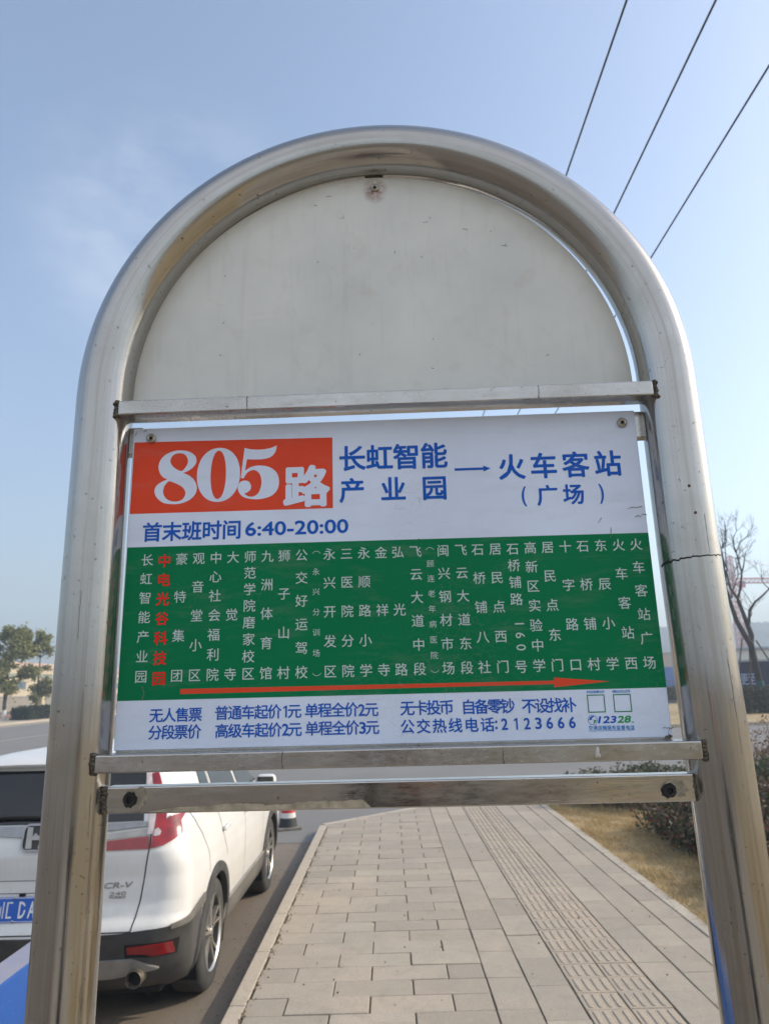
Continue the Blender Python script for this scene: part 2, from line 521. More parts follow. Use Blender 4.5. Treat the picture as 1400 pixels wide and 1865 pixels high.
# lawn with gentle lumps
def lawn(name, x0, x1, y0, y1, st, z0, amp):
    nx = int((x1 - x0) / st) + 1; ny = int((y1 - y0) / st) + 1
    X, Y = np.meshgrid(np.linspace(x0, x1, nx), np.linspace(y0, y1, ny))
    Z = z0 + amp * (np.sin(X * 2.1 + Y * 1.3) * .4 + np.sin(X * 4.7 - Y * 3.1) * .3 + np.sin(Y * 6.3 + X) * .3)
    V = np.c_[X.ravel(), Y.ravel(), Z.ravel()]
    i = np.arange(nx * ny).reshape(ny, nx)
    F = np.stack([i[:-1, :-1], i[:-1, 1:], i[1:, 1:], i[1:, :-1]], -1).reshape(-1, 4)
    o = mesh_np(name, V, F, M_dry); o['kind'] = 'structure'; return o
lawn('lawn', 2.482, 10.5, -12, 13.6, 0.25, -0.012, 0.012)
sheet('verge', [(10.4, -60), (60, -60), (60, 19.27), (10.4, 19.27)], -0.02, M_dry)
sheet('far_verge', [(-7, 32.6), (300, 32.6), (300, 58), (-7, 58)], 0.0, M_dry)

def blades(name, n, region, hmin, hmax, mat, wid=0.0035, z=-0.005, keep=None):
    x = rng.uniform(region[0], region[1], n); y = rng.uniform(region[2], region[3], n)
    if keep is not None:
        k = keep(x, y); x, y = x[k], y[k]; n = len(x)
    h = rng.uniform(hmin, hmax, n) * (0.45 + 0.9 * np.sin(x * 5.1 + 1.3 * np.sin(y * 3.3)) ** 4 + .35 * np.sin(y * 9.1 + 2 * np.sin(x * 7)) ** 2)
    a = rng.uniform(0, 2 * np.pi, n); lean = rng.uniform(0.3, 1.5, n) * h; la = rng.normal(3.6, 1.1, n)
    w = rng.uniform(0.6, 1.3, n) * wid
    dx, dy = np.cos(a) * w, np.sin(a) * w
    V = np.empty((n, 3, 3), np.float32)
    V[:, 0] = np.c_[x - dx, y - dy, np.full(n, z)]; V[:, 1] = np.c_[x + dx, y + dy, np.full(n, z)]
    V[:, 2] = np.c_[x + np.cos(la) * lean, y + np.sin(la) * lean, z + h]
    return mesh_np(name, V.reshape(-1, 3), np.arange(3 * n).reshape(-1, 3), mat)
M_blade = island_mat('straw_blades', [(0.0, (0.50, 0.37, 0.20)), (0.35, (0.62, 0.48, 0.27)), (0.7, (0.44, 0.32, 0.16)), (0.9, (0.30, 0.23, 0.11)), (1.0, (0.20, 0.19, 0.08))], 0.8, 0.25)
_tuft = lambda x, y: (np.sin(x * 7.3 + 2 * np.sin(y * 2.9)) * np.sin(y * 5.7 + 1.7 * np.sin(x * 4.1)) + rng.normal(0, .55, len(x))) > -0.45
g = blades('dry_grass', 190000, (2.47, 6.5, 3.0, 13.3), 0.015, 0.06, M_blade, keep=_tuft)
tag(g, kind='stuff')

# crumbs of soil and grit lying on the paving and along the kerb
def crumbs(name, n, f, lo, hi, mat):
    V = []; F = []
    tet = np.array([(1, 1, 1), (1, -1, -1), (-1, 1, -1), (-1, -1, 1)], float)
    for k in range(n):
        x, y, z = f(); r = random.uniform(lo, hi) * random.random() ** .6
        q = tet * r * rng.uniform(.5, 1.1, (4, 3)) + (x, y, z + r * .5)
        b_ = 4 * k; V.append(q); F += [(b_, b_ + 1, b_ + 2), (b_, b_ + 3, b_ + 1), (b_, b_ + 2, b_ + 3), (b_ + 1, b_ + 3, b_ + 2)]
    o = mesh_np(name, np.concatenate(V), F, mat); tag(o, kind='stuff'); return o
def _f1():
    k = random.random()
    if k < .45: return (-0.945 + abs(random.gauss(0, .03)), random.uniform(2.5, 10.5), .001)
    if k < .8: return (2.36 + abs(random.gauss(0, .05)), random.uniform(2.5, 13), .002)
    return (random.uniform(-.9, 2.3), random.uniform(2.5, 11.0), .001)
crumbs('soil_crumbs', 1500, _f1, .002, .008, island_mat('soil_crumb', [(0, (.10, .07, .04)), (.7, (.22, .16, .10)), (1, (.34, .28, .2))], .9))
crumbs('grit', 700, lambda: (-1.10 - abs(random.gauss(0, .16)), random.uniform(3.2, 10.5), ROAD_Z + .001), .0015, .006, island_mat('grit_grey', [(0, (.09, .075, .06)), (1, (.28, .24, .19))], .9))
# ------------------------------------------------------------------ the bus stop sign
def steel_mat(name, streak, dust, rough0=0.045, rough1=0.17, col=(0.44, 0.425, 0.40), uv=True, vert=(1, 1, 1)):
    t = NT(name)
    if uv: v = t.coord('UV', scale=(16.0, 0.30, 1)); v3 = t.coord('UV', scale=(6.0, 0.20, 1)); vo = t.coord('Object')
    else: v = t.coord('Object', scale=vert); v3 = v; vo = t.coord('Object')
    s = t.noise(v, 5.5, 7, 0.65)
    s2 = t.noise(v, 22.0, 5, 0.7)
    s3 = t.noise(v3, 4.0, 4, 0.6)
    blot = t.noise(vo, 5.0, 7, 0.62, 0.5)
    spk = t.noise(vo, 160.0, 3, 0.6)
    c = t.mix(t.ramp(s, [(0.36, 0.0), (0.66, 1.0)]), Vector(col) * 0.84, Vector(col) * 1.06)
    c = t.mix(t.ramp(s3, [(0.50, 0.0), (0.62, 0.34 * streak)]), c, (0.27, 0.235, 0.19))  # streak colours: staining plus dark mirrored bands painted in
    c = t.mix(t.ramp(s2, [(0.60, 0.0), (0.72, 0.45 * streak)]), c, (0.17, 0.15, 0.13))
    ro = t.ramp(blot, [(0.35, rough0), (0.68, rough1)])
    ro2 = t.math('ADD', ro, t.math('MULTIPLY', t.ramp(s2, [(0.4, 0.0), (0.7, 1.0)]), 0.12))
    t.set(Base_Color=c, Metallic=1.0, Roughness=ro2)
    # the tube is drawn and polished lengthwise: shallow flutes run along it
    t.bump(t.math('ADD', t.math('MULTIPLY', s3, 1.0), t.math('ADD', t.math('MULTIPLY', s, 0.25), t.math('MULTIPLY', blot, 0.7))), 0.10, 0.004)
    d = t.n('BsdfPrincipled'); d.inputs['Roughness'].default_value = 0.75
    dc = t.mix(t.ramp(spk, [(0.60, 0.0), (0.70, 1.0)]), (0.30, 0.285, 0.255), (0.08, 0.065, 0.05))
    t.l(dc, d.inputs['Base Color'])
    fac = t.ramp(t.math('ADD', t.math('MULTIPLY', blot, 0.55), t.math('MULTIPLY', s, 0.5)), [(0.46, dust * 0.08), (0.66, dust)])
    speck = t.ramp(spk, [(0.655, 0.0), (0.71, 0.85)])
    fac = t.math('MAXIMUM', fac, speck)
    mx = t.n('MixShader'); t.l(fac, mx.inputs['Fac']); t.l(t.b.outputs['BSDF'], mx.inputs[1]); t.l(d.outputs['BSDF'], mx.inputs[2])
    t.l(mx.outputs['Shader'], t.t.nodes['Material Output'].inputs['Surface'])
    return t.mat
M_steel = steel_mat('weathered_stainless', 1.0, 0.30)
M_bar = steel_mat('dusty_stainless_bar', 0.6, 0.34, 0.10, 0.26, (0.50, 0.485, 0.455), uv=False, vert=(3.0, 6, 8))
M_polish = steel_mat('polished_stainless_bar', 0.5, 0.16, 0.04, 0.14, (0.52, 0.50, 0.47), uv=False, vert=(2.0, 6, 9))
M_weld = simple('burnt_weld', (0.12, 0.10, 0.08), 0.55, 0.7, var=0.4, scale=90, bump=0.4)
M_black = simple('black_rubber', (0.012, 0.012, 0.012), 0.7, bump=0.3, scale=200)
M_crack = simple('dark_crack', (0.012, 0.010, 0.008), 0.9)

def printed(name, col, rough=0.58, var=0.07, crz=0.30):
    t = NT(name); v = t.coord()
    c = Vector(col)
    o = t.mix(t.ramp(t.noise(v, 3.0, 7, 0.65), [(0.35, 0.0), (0.7, 1.0)]), c * (1 - var), c * (1 + var))
    o = t.mix(t.ramp(t.noise(v, 420, 3, 0.6), [(0.70, 0.0), (0.78, 0.35)]), o, (0.09, 0.075, 0.06))
    o = t.mix(t.ramp(t.noise(t.coord('Object', scale=(3, 1, 14)), 3.0, 6, 0.65), [(0.52, 0.0), (0.75, 0.16)]), o, (0.30, 0.28, 0.25))
    vo = t.n('TexVoronoi'); vo.feature = 'DISTANCE_TO_EDGE'; vo.inputs['Scale'].default_value = 75
    t.l(t.coord('Object', scale=(1, 1, 1)), vo.inputs['Vector'])
    cz = t.math('MULTIPLY', t.ramp(vo.outputs['Distance'], [(0.0, 1.0), (0.018, 0.0)]), t.ramp(t.noise(v, 4.5, 4), [(0.48, 0.0), (0.62, crz)]))
    o = t.mix(cz, o, (0.24, 0.24, 0.25))
    t.set(Base_Color=o, Roughness=rough)
    t.b.inputs['Specular IOR Level'].default_value = 0.10
    t.bump(t.noise(v, 34, 5, 0.7), 0.04, 0.002)
    return t.mat
M_white = printed('printed_white_film', (0.655, 0.715, 0.84))
M_red = printed('printed_red', (0.70, 0.070, 0.030))
M_green = printed('printed_green', (0.002, 0.165, 0.062))
M_blue = printed('printed_blue', (0.012, 0.100, 0.46))
M_lblue = printed('printed_light_blue', (0.07, 0.25, 0.55))
M_hotred = printed('printed_bright_red', (0.80, 0.015, 0.015))
M_ltext = printed('printed_pale_letters', (0.52, 0.60, 0.58))
M_lgreen = printed('printed_logo_green', (0.03, 0.30, 0.08))

def header_mat():
    t = NT('aged_cream_panel'); v = t.coord()
    c = t.mix(t.ramp(t.noise(v, 4.0, 7, 0.6), [(0.35, 0.0), (0.68, 1.0)]), (0.55, 0.555, 0.52), (0.67, 0.665, 0.61))
    c = t.mix(t.ramp(t.noise(v, 14, 6, 0.7, 1.2), [(0.55, 0.0), (0.82, 0.35)]), c, (0.40, 0.345, 0.265))
    c = t.mix(t.ramp(t.noise(t.coord('Object', scale=(9, 1, 0.8)), 5, 6, 0.65), [(0.54, 0.0), (0.74, 0.22)]), c, (0.36, 0.33, 0.27))
    c = t.mix(t.ramp(t.noise(v, 300, 3, 0.6), [(0.72, 0.0), (0.80, 0.45)]), c, (0.10, 0.08, 0.06))
    # rust stain below the top screw
    g = t.n('TexGradient'); g.gradient_type = 'SPHERICAL'
    t.l(t.coord('Object', scale=(40, 40, 34), loc=(0.08, 0, -93.45)), g.inputs['Vector'])
    c = t.mix(t.math('MULTIPLY', g.outputs['Fac'], t.ramp(t.noise(v, 120, 4), [(0.35, 0.2), (0.6, 1.4)])), c, (0.22, 0.07, 0.035))
    # grime gathered along the rim and at the foot
    g2 = t.n('TexGradient'); g2.gradient_type = 'SPHERICAL'
    t.l(t.coord('Object', scale=(1, 1, 1), loc=(0.003, 0, -2.368)), g2.inputs['Vector'])
    rim = t.ramp(t.math('ADD', g2.outputs['Fac'], t.math('MULTIPLY', t.noise(v, 20, 6), 0.05)), [(0.612, 1.0), (0.655, 0.0)])
    c = t.mix(t.math('MULTIPLY', rim, 0.30), c, (0.33, 0.27, 0.18))
    t.set(Base_Color=c, Roughness=0.48)
    t.bump(t.noise(v, 10, 5), 0.05, 0.004)
    return t.mat
M_header = header_mat()

SIGN = empty('bus_stop_sign', (0, 1.069, 0), -R(1.6), 'arched stainless steel bus stop sign with blank cream top and printed route board', 'bus stop sign')
PR = 0.0441
XL, XR, ZA = -0.4521, 0.4571, 2.367
XC, RA = (XL + XR) / 2, (XR - XL) / 2
path = []
for z in np.linspace(0.0, ZA, 40)[:-1]: path.append((XL - 0.0012 * (ZA - z) * 0, 0, z))
for a in np.linspace(math.pi, 0, 65): path.append((XC + RA * math.cos(a), 0, ZA + RA * math.sin(a)))
for z in np.linspace(ZA, 0.0, 60)[1:]:
    bend = max(0.0, 2.069 - z) * 0.0145      # the cracked post leans out a little below the crack
    path.append((XR + bend, 0, z))
# the post is slightly flattened where it was bent
rr = []
for (x, y, z) in path:
    k = 1.0 + 0.012 * math.sin(17 * z + 3 * x) + 0.008 * math.sin(41 * z)
    rr.append(PR * (1 + 0.18 * (k - 1)))
MB().tube(path, rr, n=64, uv=True).build('tube_frame', M_steel, SIGN, smooth=True)

def crossbar(z0, z1, xa, xb, y0, y1, mat, tiltz=0.0):
    mb = MB()
    L = xb - xa
    mb.box(((xa + xb) / 2, (y0 + y1) / 2, (z0 + z1) / 2), (L, y1 - y0, z1 - z0), bevel=0.0022, rot=(0, tiltz, 0))
    return mb.build('crossbar', mat, SIGN)
b1 = crossbar(2.3270, 2.3512, -0.4145, 0.4215, -0.038, 0.002, M_bar)
b1['label'] = 'upper crossbar below the cream panel'
b2 = crossbar(1.7935, 1.8178, -0.4133, 0.4262, -0.038, 0.006, M_bar)
b2['label'] = 'middle crossbar under the route board'
b3 = crossbar(1.7362, 1.7726, -0.4055, 0.4195, -0.013, 0.013, M_polish)
b3['label'] = 'lowest crossbar with two black bolt plugs'
# old joint marks on the bars
for (x, z0, z1, y) in ((-0.150, 1.7945, 1.817, -0.0384), (0.155, 1.7945, 1.812, -0.0384), (0.245, 2.328, 2.350, -0.0384), (-0.210, 2.328, 2.350, -0.0384)):
    mk = MB()
    pts = [(x + random.gauss(0, .0006), z0 + (z1 - z0) * k / 8) for k in range(9)]
    for (xa, za), (xb, zb) in zip(pts, pts[1:]):
        w = abs(random.gauss(.0004, .0002)) + .00015
        mk.add([(xa - w, y, za), (xa + w, y, za), (xb + w, y, zb), (xb - w, y, zb)], [(0, 1, 2, 3)])
    mk.build('seam_mark', M_weld, b2 if z1 < 2 else b1)
sb = MB()
sb.ball((0.283, -0.0385, 1.806), (0.0028, 0.002, 0.0075), rot=(0, 0.2, 0)); sb.ball((0.2855, -0.0388, 1.8015), (0.002, 0.0015, 0.003))
sb.build('sealant_drip', simple('grey_sealant', (0.5, 0.48, 0.45), 0.5), b2, smooth=True)

def weld(x, z0, z1, y, n, parent, horiz=False):
    mb = MB()
    for k in range(n):
        f = (k + .5) / n
        p = (x + random.gauss(0, .0008), y + random.gauss(0, .0008), z0 + (z1 - z0) * f)
        s = (z1 - z0) / n
        mb.ball(p, (0.0045 + random.random() * .0014, 0.0045, s * 0.72), rot=(0, random.uniform(-.5, .5), 0))
        mb.ball((p[0], p[1] - .003, p[2] + s * .2), (0.003, 0.0022, s * 0.4), rot=(0, random.uniform(-.5, .5), 0))
    return mb.build('weld_bead', M_weld, parent, smooth=True)
weld(-0.4175, 2.326, 2.352, -0.0325, 5, b1); weld(0.4250, 2.324, 2.352, -0.0325, 6, b1)
weld(-0.4165, 1.791, 1.820, -0.0325, 5, b2); weld(0.4300, 1.791, 1.818, -0.0325, 5, b2)
weld(-0.4065, 1.737, 1.773, -0.0115, 6, b3); weld(0.4212, 1.736, 1.772, -0.0115, 6, b3)

# bolt plugs in the lowest bar
for x, z in ((-0.3695, 1.7555), (0.3825, 1.7515)):
    mb = MB()
    prof = [(0.0, -0.0005), (0.0042, -0.0005), (0.0046, -0.0045), (0.0075, -0.0052), (0.0092, -0.0035), (0.0104, -0.0002)]
    vs = []; fs = []; n = 22
    for k in range(n):
        a = 2 * math.pi * k / n; j = 1 + random.gauss(0, .07)
        for r, h in prof: vs.append((x + r * j * math.cos(a), -0.0132 + h, z + r * j * math.sin(a)))
    for k in range(n):
        for i in range(len(prof) - 1):
            fs.append((k * 6 + i, k * 6 + i + 1, ((k + 1) % n) * 6 + i + 1, ((k + 1) % n) * 6 + i))
    mb.add(vs, fs); mb.build('bolt_plug', M_black, b3, smooth=True)
    # scraped halo round the hole
    mb = MB(); vs = [(x + 0.004, -0.0136, z + .003)]
    for k in range(28):
        a = 2 * math.pi * k / 28; r = 0.0165 * (1 + random.gauss(0, .10)) * (1.25 if math.cos(a) > .3 else .85)
        vs.append((x + 0.004 + r * math.cos(a), -0.0136, z + 0.003 + .72 * r * math.sin(a)))
    mb.add(vs, [(0, 1 + k, 1 + (k + 1) % 28) for k in range(28)])
    mb.build('scraped_patch', simple('scraped_metal', (0.30, 0.265, 0.20), 0.5, 0.6, var=0.3, scale=120), b3)
# tan band low on the bar (left half): mirrored sunlit ground put in as colour
mb = MB()
N = 60
lo = []; hi = []
for k in range(N + 1):
    f = k / N; x = -0.345 + 0.315 * f
    h = 0.0075 * min(1, f * 5) * (1 + .22 * math.sin(19 * f) + random.gauss(0, .07))
    if f > .75: h += 0.022 * (f - .75) * (1 + random.gauss(0, .12))
    h *= 1.0 if f < .96 else (1 - f) / .04
    lo.append((x, -0.01345, 1.7385)); hi.append((x, -0.01345, 1.7385 + max(h, .0002)))
mb.add(lo + hi, [(k, k + 1, N + 2 + k, N + 1 + k) for k in range(N)])
mb.build('painted_ground_reflection', simple('ground_reflection_tan', (0.40, 0.345, 0.25), 0.75, 0.25, var=0.35, scale=60, bump=.3), b3)

# crack round the right post
mb = MB(); pts = []
for k in range(46):
    f = k / 45; a = math.pi * (1.02 + 0.93 * f)        # from the inner side round the front to the outer side
    z = 2.0655 + 0.0115 * f + 0.0028 * math.sin(9 * f) * (1 - f) + random.gauss(0, 0.0009) + 0.003 * max(0, math.sin((f - .25) * 7))
    pts.append((a, z, (0.0013 * (1 - f) ** .8 + 0.00022)))
cx = XR + 0.0003
for (a0, z0, w0), (a1, z1, w1) in zip(pts, pts[1:]):
    q = []
    for a, z in ((a0, z0 - w0), (a1, z1 - w1), (a1, z1 + w1), (a0, z0 + w0)):
        q.append((cx + (PR + .0006) * math.cos(a), (PR + .0006) * math.sin(a), z))
    mb.add(q, [(0, 1, 2, 3)])
mb.build('post_crack', M_crack, SIGN)
# fine vertical scratches on the posts
M_scr = simple('dark_scratch', (0.14, 0.12, 0.10), 0.6, 0.5)
for k_ in range(7):
    pc = random.choice((XL, XR)); a = math.pi * random.uniform(1.12, 1.88); z0 = random.uniform(1.42, 2.28); Ls = random.uniform(.015, .08)
    if k_ < 3: pc, a, z0, Ls = ((XL, 1.53 * math.pi, 1.98, .07), (XR, 1.60 * math.pi, 2.075, .06), (XR, 1.62 * math.pi, 1.80, .14))[k_]
    n = 14; pv = None; mb = MB()
    for k in range(n + 1):
        z = z0 + Ls * k / n; aa = a + random.gauss(0, .004)
        c0 = pc + (max(0, 2.069 - z) * .0145 if pc > 0 else 0)
        ww = .00032 * random.uniform(.2, 1.2) * (1 if k_ > 2 else 1.2) / PR
        q = [(c0 + (PR + .0004) * math.cos(aa + s_), (PR + .0004) * math.sin(aa + s_), z) for s_ in (-ww, ww)]
        if pv: mb.add([pv[0], pv[1], q[1], q[0]], [(0, 1, 2, 3)])
        pv = q
    mb.build('post_scratch', M_scr, SIGN)
M_rust = simple('rust', (0.09, 0.045, 0.02), 0.9)
for (dx, dz) in ((0.002, 2.178), (0.006, 2.137)):
    MB().ball((XR - .006 + dx, -PR - .0002, dz), (.0022, .0009, .0024)).build('rust_pit', M_rust, SIGN)

# cream half-round panel
hx, hz, hr = -0.002, 2.367, 0.4072
out = [(hx + hr * math.cos(a), hz + hr * math.sin(a)) for a in np.linspace(0, math.pi, 97)] + [(hx - hr, 2.338), (hx + hr, 2.338)]
n = len(out)
mb = MB()
mb.add([(x, 0.004, z) for x, z in out] + [(x, 0.0075, z) for x, z in out],
       [tuple(range(n - 1, -1, -1)) [::-1], tuple(range(2 * n - 1, n - 1, -1))] + [(i, n + i, n + (i + 1) % n, (i + 1) % n) for i in range(n)])
HEAD = mb.build('header_panel', M_header, SIGN)
def nick(x, z, L, a, w=.0007, y=0.0036, parent=None, mat=None):
    mb = MB()
    pts = [(x + L * (f - .5) * math.cos(a) + random.gauss(0, L * .04), z + L * (f - .5) * math.sin(a) + random.gauss(0, L * .06)) for f in np.linspace(0, 1, 6)]
    for i, ((xa, za), (xb, zb)) in enumerate(zip(pts, pts[1:])):
        d_ = Vector((xb - xa, zb - za)); d_.normalize(); q = Vector((-d_.y, d_.x)) * w * random.uniform(.4, 1.2)
        mb.add([(xa - q.x, y, za - q.y), (xa + q.x, y, za + q.y), (xb + q.x, y, zb + q.y), (xb - q.x, y, zb - q.y)], [(0, 1, 2, 3)])
    mb.build('scratch_mark', mat or M_crack, parent or HEAD)
for (x, z) in ((-.0831, 2.7404), (-.0605, 2.6949), (.0838, 2.6798), (.1519, 2.6623), (.2162, 2.6269)):
    nick(x, z, .009, random.uniform(-.3, .3), .0004)
    if random.random() < .5: nick(x + .003, z + .003, .005, 1.4, .0003)
for k in range(14):
    a = random.uniform(.15, 3.0); r = hr * math.sqrt(random.random()) * .93
    nick(hx + r * math.cos(a), hz + .012 + r * math.sin(a) * .95, random.uniform(.002, .006), random.uniform(0, 3), .0005)
for (x, z) in ((.0366, 2.3600), (.040, 2.3585), (.0233, 2.3640)): nick(x, z, .007, .2, .0016)

# screws with a star socket
M_screw = simple('dull_screw_steel', (0.42, 0.39, 0.34), 0.42, 0.85, var=0.2, scale=200)
def screw(x, y, z, r=0.0075):
    mb = MB()
    mb.lathe([(0.0026, -0.0012), (0.0030, -0.0030), (r * .72, -0.0042), (r, -0.0026), (r, 0.0)], (x, y, z), 'Y', 28)
    o = mb.build('screw', M_screw, SIGN, smooth=True)
    st = MB(); vs = [(x, y - .0008, z)]
    for k in range(24):
        a = 2 * math.pi * k / 24; q = 0.0027 * (1 + .22 * math.cos(6 * a)); vs.append((x + q * math.cos(a), y - .0012, z + q * math.sin(a)))
    st.add(vs, [(0, 1 + (k + 1) % 24, 1 + k) for k in range(24)]); st.build('socket', M_black, o)
    return o
screw(-0.0019, 0.004, 2.7528); screw(-0.3727, 0.0, 2.2995); screw(0.3798, 0.0, 2.2971)
# welded brackets behind the boards
mb = MB(); mb.box((-0.407, 0.016, 2.299), (0.034, 0.018, 0.046), bevel=0.0015); mb.build('bracket', M_bar, SIGN)
mb = MB(); mb.box((0.409, 0.016, 2.296), (0.036, 0.018, 0.044), bevel=0.0015); mb.build('bracket', M_bar, SIGN)
mb = MB(); mb.box((-0.003, 0.0165, 2.779), (0.031, 0.018, 0.030), bevel=0.0015); mb.build('bracket', M_weld, SIGN)
weld(-0.4165, 2.276, 2.322, 0.006, 7, SIGN); weld(0.4215, 2.276, 2.318, 0.006, 6, SIGN)
mb = MB()
for k in range(9): mb.ball((-0.017 + .0034 * k, 0.006, 2.7860 + random.gauss(0, .0006)), (.0024, .004, .0042))
mb.build('weld_bead', M_weld, SIGN, smooth=True)

# ---- route board
mb = MB()
mb.box((-0.0010, 0.0045, 2.0692), (0.8045, 0.006, 0.4975), bevel=0.0010, seg=1)
BOARD = mb.build('route_board', M_white, SIGN)
mb = MB(); mb.box((0.0, 0.0105, 1.8325), (0.806, 0.004, 0.030)); mb.build('backing_strip', M_bar, BOARD)
YB = 0.0015
def plate_face(name, poly, mat, lvl, parent=BOARD):
    mb = MB(); mb.add([(x, YB - 0.00018 * lvl, z) for x, z in poly], [tuple(range(len(poly)))])
    return mb.build(name, mat, parent)
plate_face('red_block', [(-0.4010, 2.1755), (-0.0803, 2.1740), (-0.0803, 2.2908), (-0.4003, 2.2945)], M_red, 1)
plate_face('green_block', [(-0.4028, 1.8906), (0.4010, 1.8892), (0.4010, 2.1185), (-0.4014, 2.1218)], M_green, 1)
plate_face('long_arrow', [(-0.3088, 1.8982), (0.2398, 1.8982), (0.2396, 1.8936), (0.3201, 1.8999), (0.2403, 1.9074), (0.2401, 1.9030), (-0.3089, 1.9055)], M_red, 2)
plate_face('small_arrow', [(0.112, 2.2278), (0.157, 2.2278), (0.157, 2.2248), (0.1685, 2.2298), (0.157, 2.2348), (0.157, 2.2318), (0.112, 2.2318)], M_blue, 2)

class Type:
    """turns characters into flat outlines, every one centred on a square em"""
    def __init__(self):
        self.c = bpy.data.curves.new('type', 'FONT'); self.c.resolution_u = 3
        self.o = bpy.data.objects.new('type', self.c); COL.objects.link(self.o)
        self.cache = {}
        v, f = self.raw('国', 0.0); self.lo, self.hi = v.min(0), v.max(0)
        self.mid = (self.lo + self.hi) / 2; self.full = (self.hi - self.lo).max()
    def raw(self, s, off):
        k = s
        if k not in self.cache:
            self.c.body = s
            bpy.context.view_layer.update()
            ev = self.o.evaluated_get(bpy.context.evaluated_depsgraph_get())
            me = ev.to_mesh()
            v = np.array([p.co[:2] for p in me.vertices]).reshape(-1, 2); f = [list(p.vertices) for p in me.polygons]
            ev.to_mesh_clear(); self.cache[k] = (v, f)
        return self.cache[k]
    def done(self):
        bpy.data.objects.remove(self.o); bpy.data.curves.remove(self.c)
T = Type()
class Print:
    def __init__(self, lvl): self.mb = MB(); self.y = YB - 0.00018 * lvl
    def put(self, v, f, r=0.0):
        # heavier weights are overprinted round a small circle, each pass a hair prouder
        self.mb.add([(x, self.y, z) for x, z in v], f)
        if r > 0:
            for k in range(8):
                a = math.pi * (k + .5) / 4
                self.mb.add([(x + r * math.cos(a), self.y - 0.000012 * (k + 1), z + r * math.sin(a)) for x, z in v], f)
    def han(self, ch, x, z, h, off=0.0, sx=1.0):
        v, f = T.raw(ch, 0.0); s = h / T.full
        if len(v): self.put((v - T.mid) * (s * sx, s) + (x, z), f, off * s)
    def run(self, txt, x0, z0, x1, z1, h, off=0.0, sx=1.0):
        n = len(txt)
        for i, ch in enumerate(txt):
            k = i / (n - 1) if n > 1 else 0
            self.han(ch, x0 + (x1 - x0) * k, z0 + (z1 - z0) * k, h, off, sx)
    def fit(self, txt, x0, x1, z0, z1, off=0.0, slant=0.0):
        v, f = T.raw(txt, 0.0); lo, hi = v.min(0), v.max(0)
        r = off * (z1 - z0) / (hi - lo)[1]
        x0, x1, z0, z1 = x0 + r, x1 - r, z0 + r, z1 - r
        w = (v - lo) / (hi - lo)
        w = np.c_[x0 + w[:, 0] * (x1 - x0) + slant * w[:, 1] * (z1 - z0), z0 + w[:, 1] * (z1 - z0)]
        self.put(w, f, r)
    def build(self, name, mat): return self.mb.build(name, mat, BOARD)

BOLD = 0.024
p = Print(2)
p.run('首末班时间', -0.3637, 2.1444, -0.2386, 2.1444, 0.0280, BOLD)
p.fit('6:40-20:00', -0.2176, -0.0564, 2.1334, 2.1560, 0.022)
p.run('长虹智能', -0.049, 2.2535, 0.0803, 2.2535, 0.0385, BOLD)
p.run('产业园', -0.0498, 2.2010, 0.0792, 2.2006, 0.0362, BOLD)
p.run('火车客站', 0.2013, 2.2303, 0.3511, 2.2303, 0.0382, BOLD)
p.run('广场', 0.2535, 2.1823, 0.2938, 2.1826, 0.0299, BOLD)
p.fit('(', 0.2135, 0.2208, 2.1660, 2.1985, 0.015); p.fit(')', 0.3330, 0.3403, 2.1660, 2.1985, 0.015)
MID = 0.017
for (t_, x0, x1, z, h) in (('无人售票', -0.343, -0.2852, 1.8684, .0185), ('分段票价', -0.3435, -0.2859, 1.8444, .0184),
        ('普通车起价', -0.2463, -0.1686, 1.8695, .0185), ('元', -0.1392, -0.1392, 1.8695, .0185), ('单程全价', -0.1142, -0.056, 1.8696, .0185), ('元', -0.0268, -0.0268, 1.869, .0185),
        ('高级车起价', -0.2455, -0.1677, 1.8441, .0184), ('元', -0.1385, -0.1385, 1.844, .0184), ('单程全价', -0.1136, -0.0551, 1.8443, .0184), ('元', -0.0261, -0.0261, 1.8441, .0184),
        ('无卡投币', 0.0255, 0.0825, 1.8694, .0192), ('自备零钞', 0.1142, 0.1706, 1.8688, .0192), ('不设找补', 0.2014, 0.2589, 1.8680, .0192), ('公交热线电话', 0.0249, 0.1399, 1.8437, .0184)):
    p.run(t_, x0, z, x1, z, h, MID)
def digit(pr, ch, x, z, h, w, off=0.02):
    if ch == '1':
        k = h / .0165; pr.put(np.array([(x + a * k, z + b * k) for a, b in ((.0002, -.0082), (.0027, -.0082), (.0027, .0082), (.0009, .0082), (-.0028, .0058), (-.0028, .0036), (.0002, .0052))]), [tuple(range(7))]); return
    pr.fit(ch, x - w / 2, x + w / 2, z - h / 2, z + h / 2, off)
digit(p, '1', -0.1530, 1.8695, .0168, .0066); digit(p, '2', -0.0411, 1.8688, .0168, .0100)
digit(p, '2', -0.1524, 1.8442, .0168, .0100); digit(p, '3', -0.0403, 1.8439, .0168, .0098)
digit(p, ':', 0.1527, 1.8432, .0125, .0034)
for k, ch in enumerate('2123666'): digit(p, ch, 0.1646 + 0.01613 * k, 1.8440, .0162, .0060 if ch == '1' else .0094)
p.build('blue_lettering', M_blue)

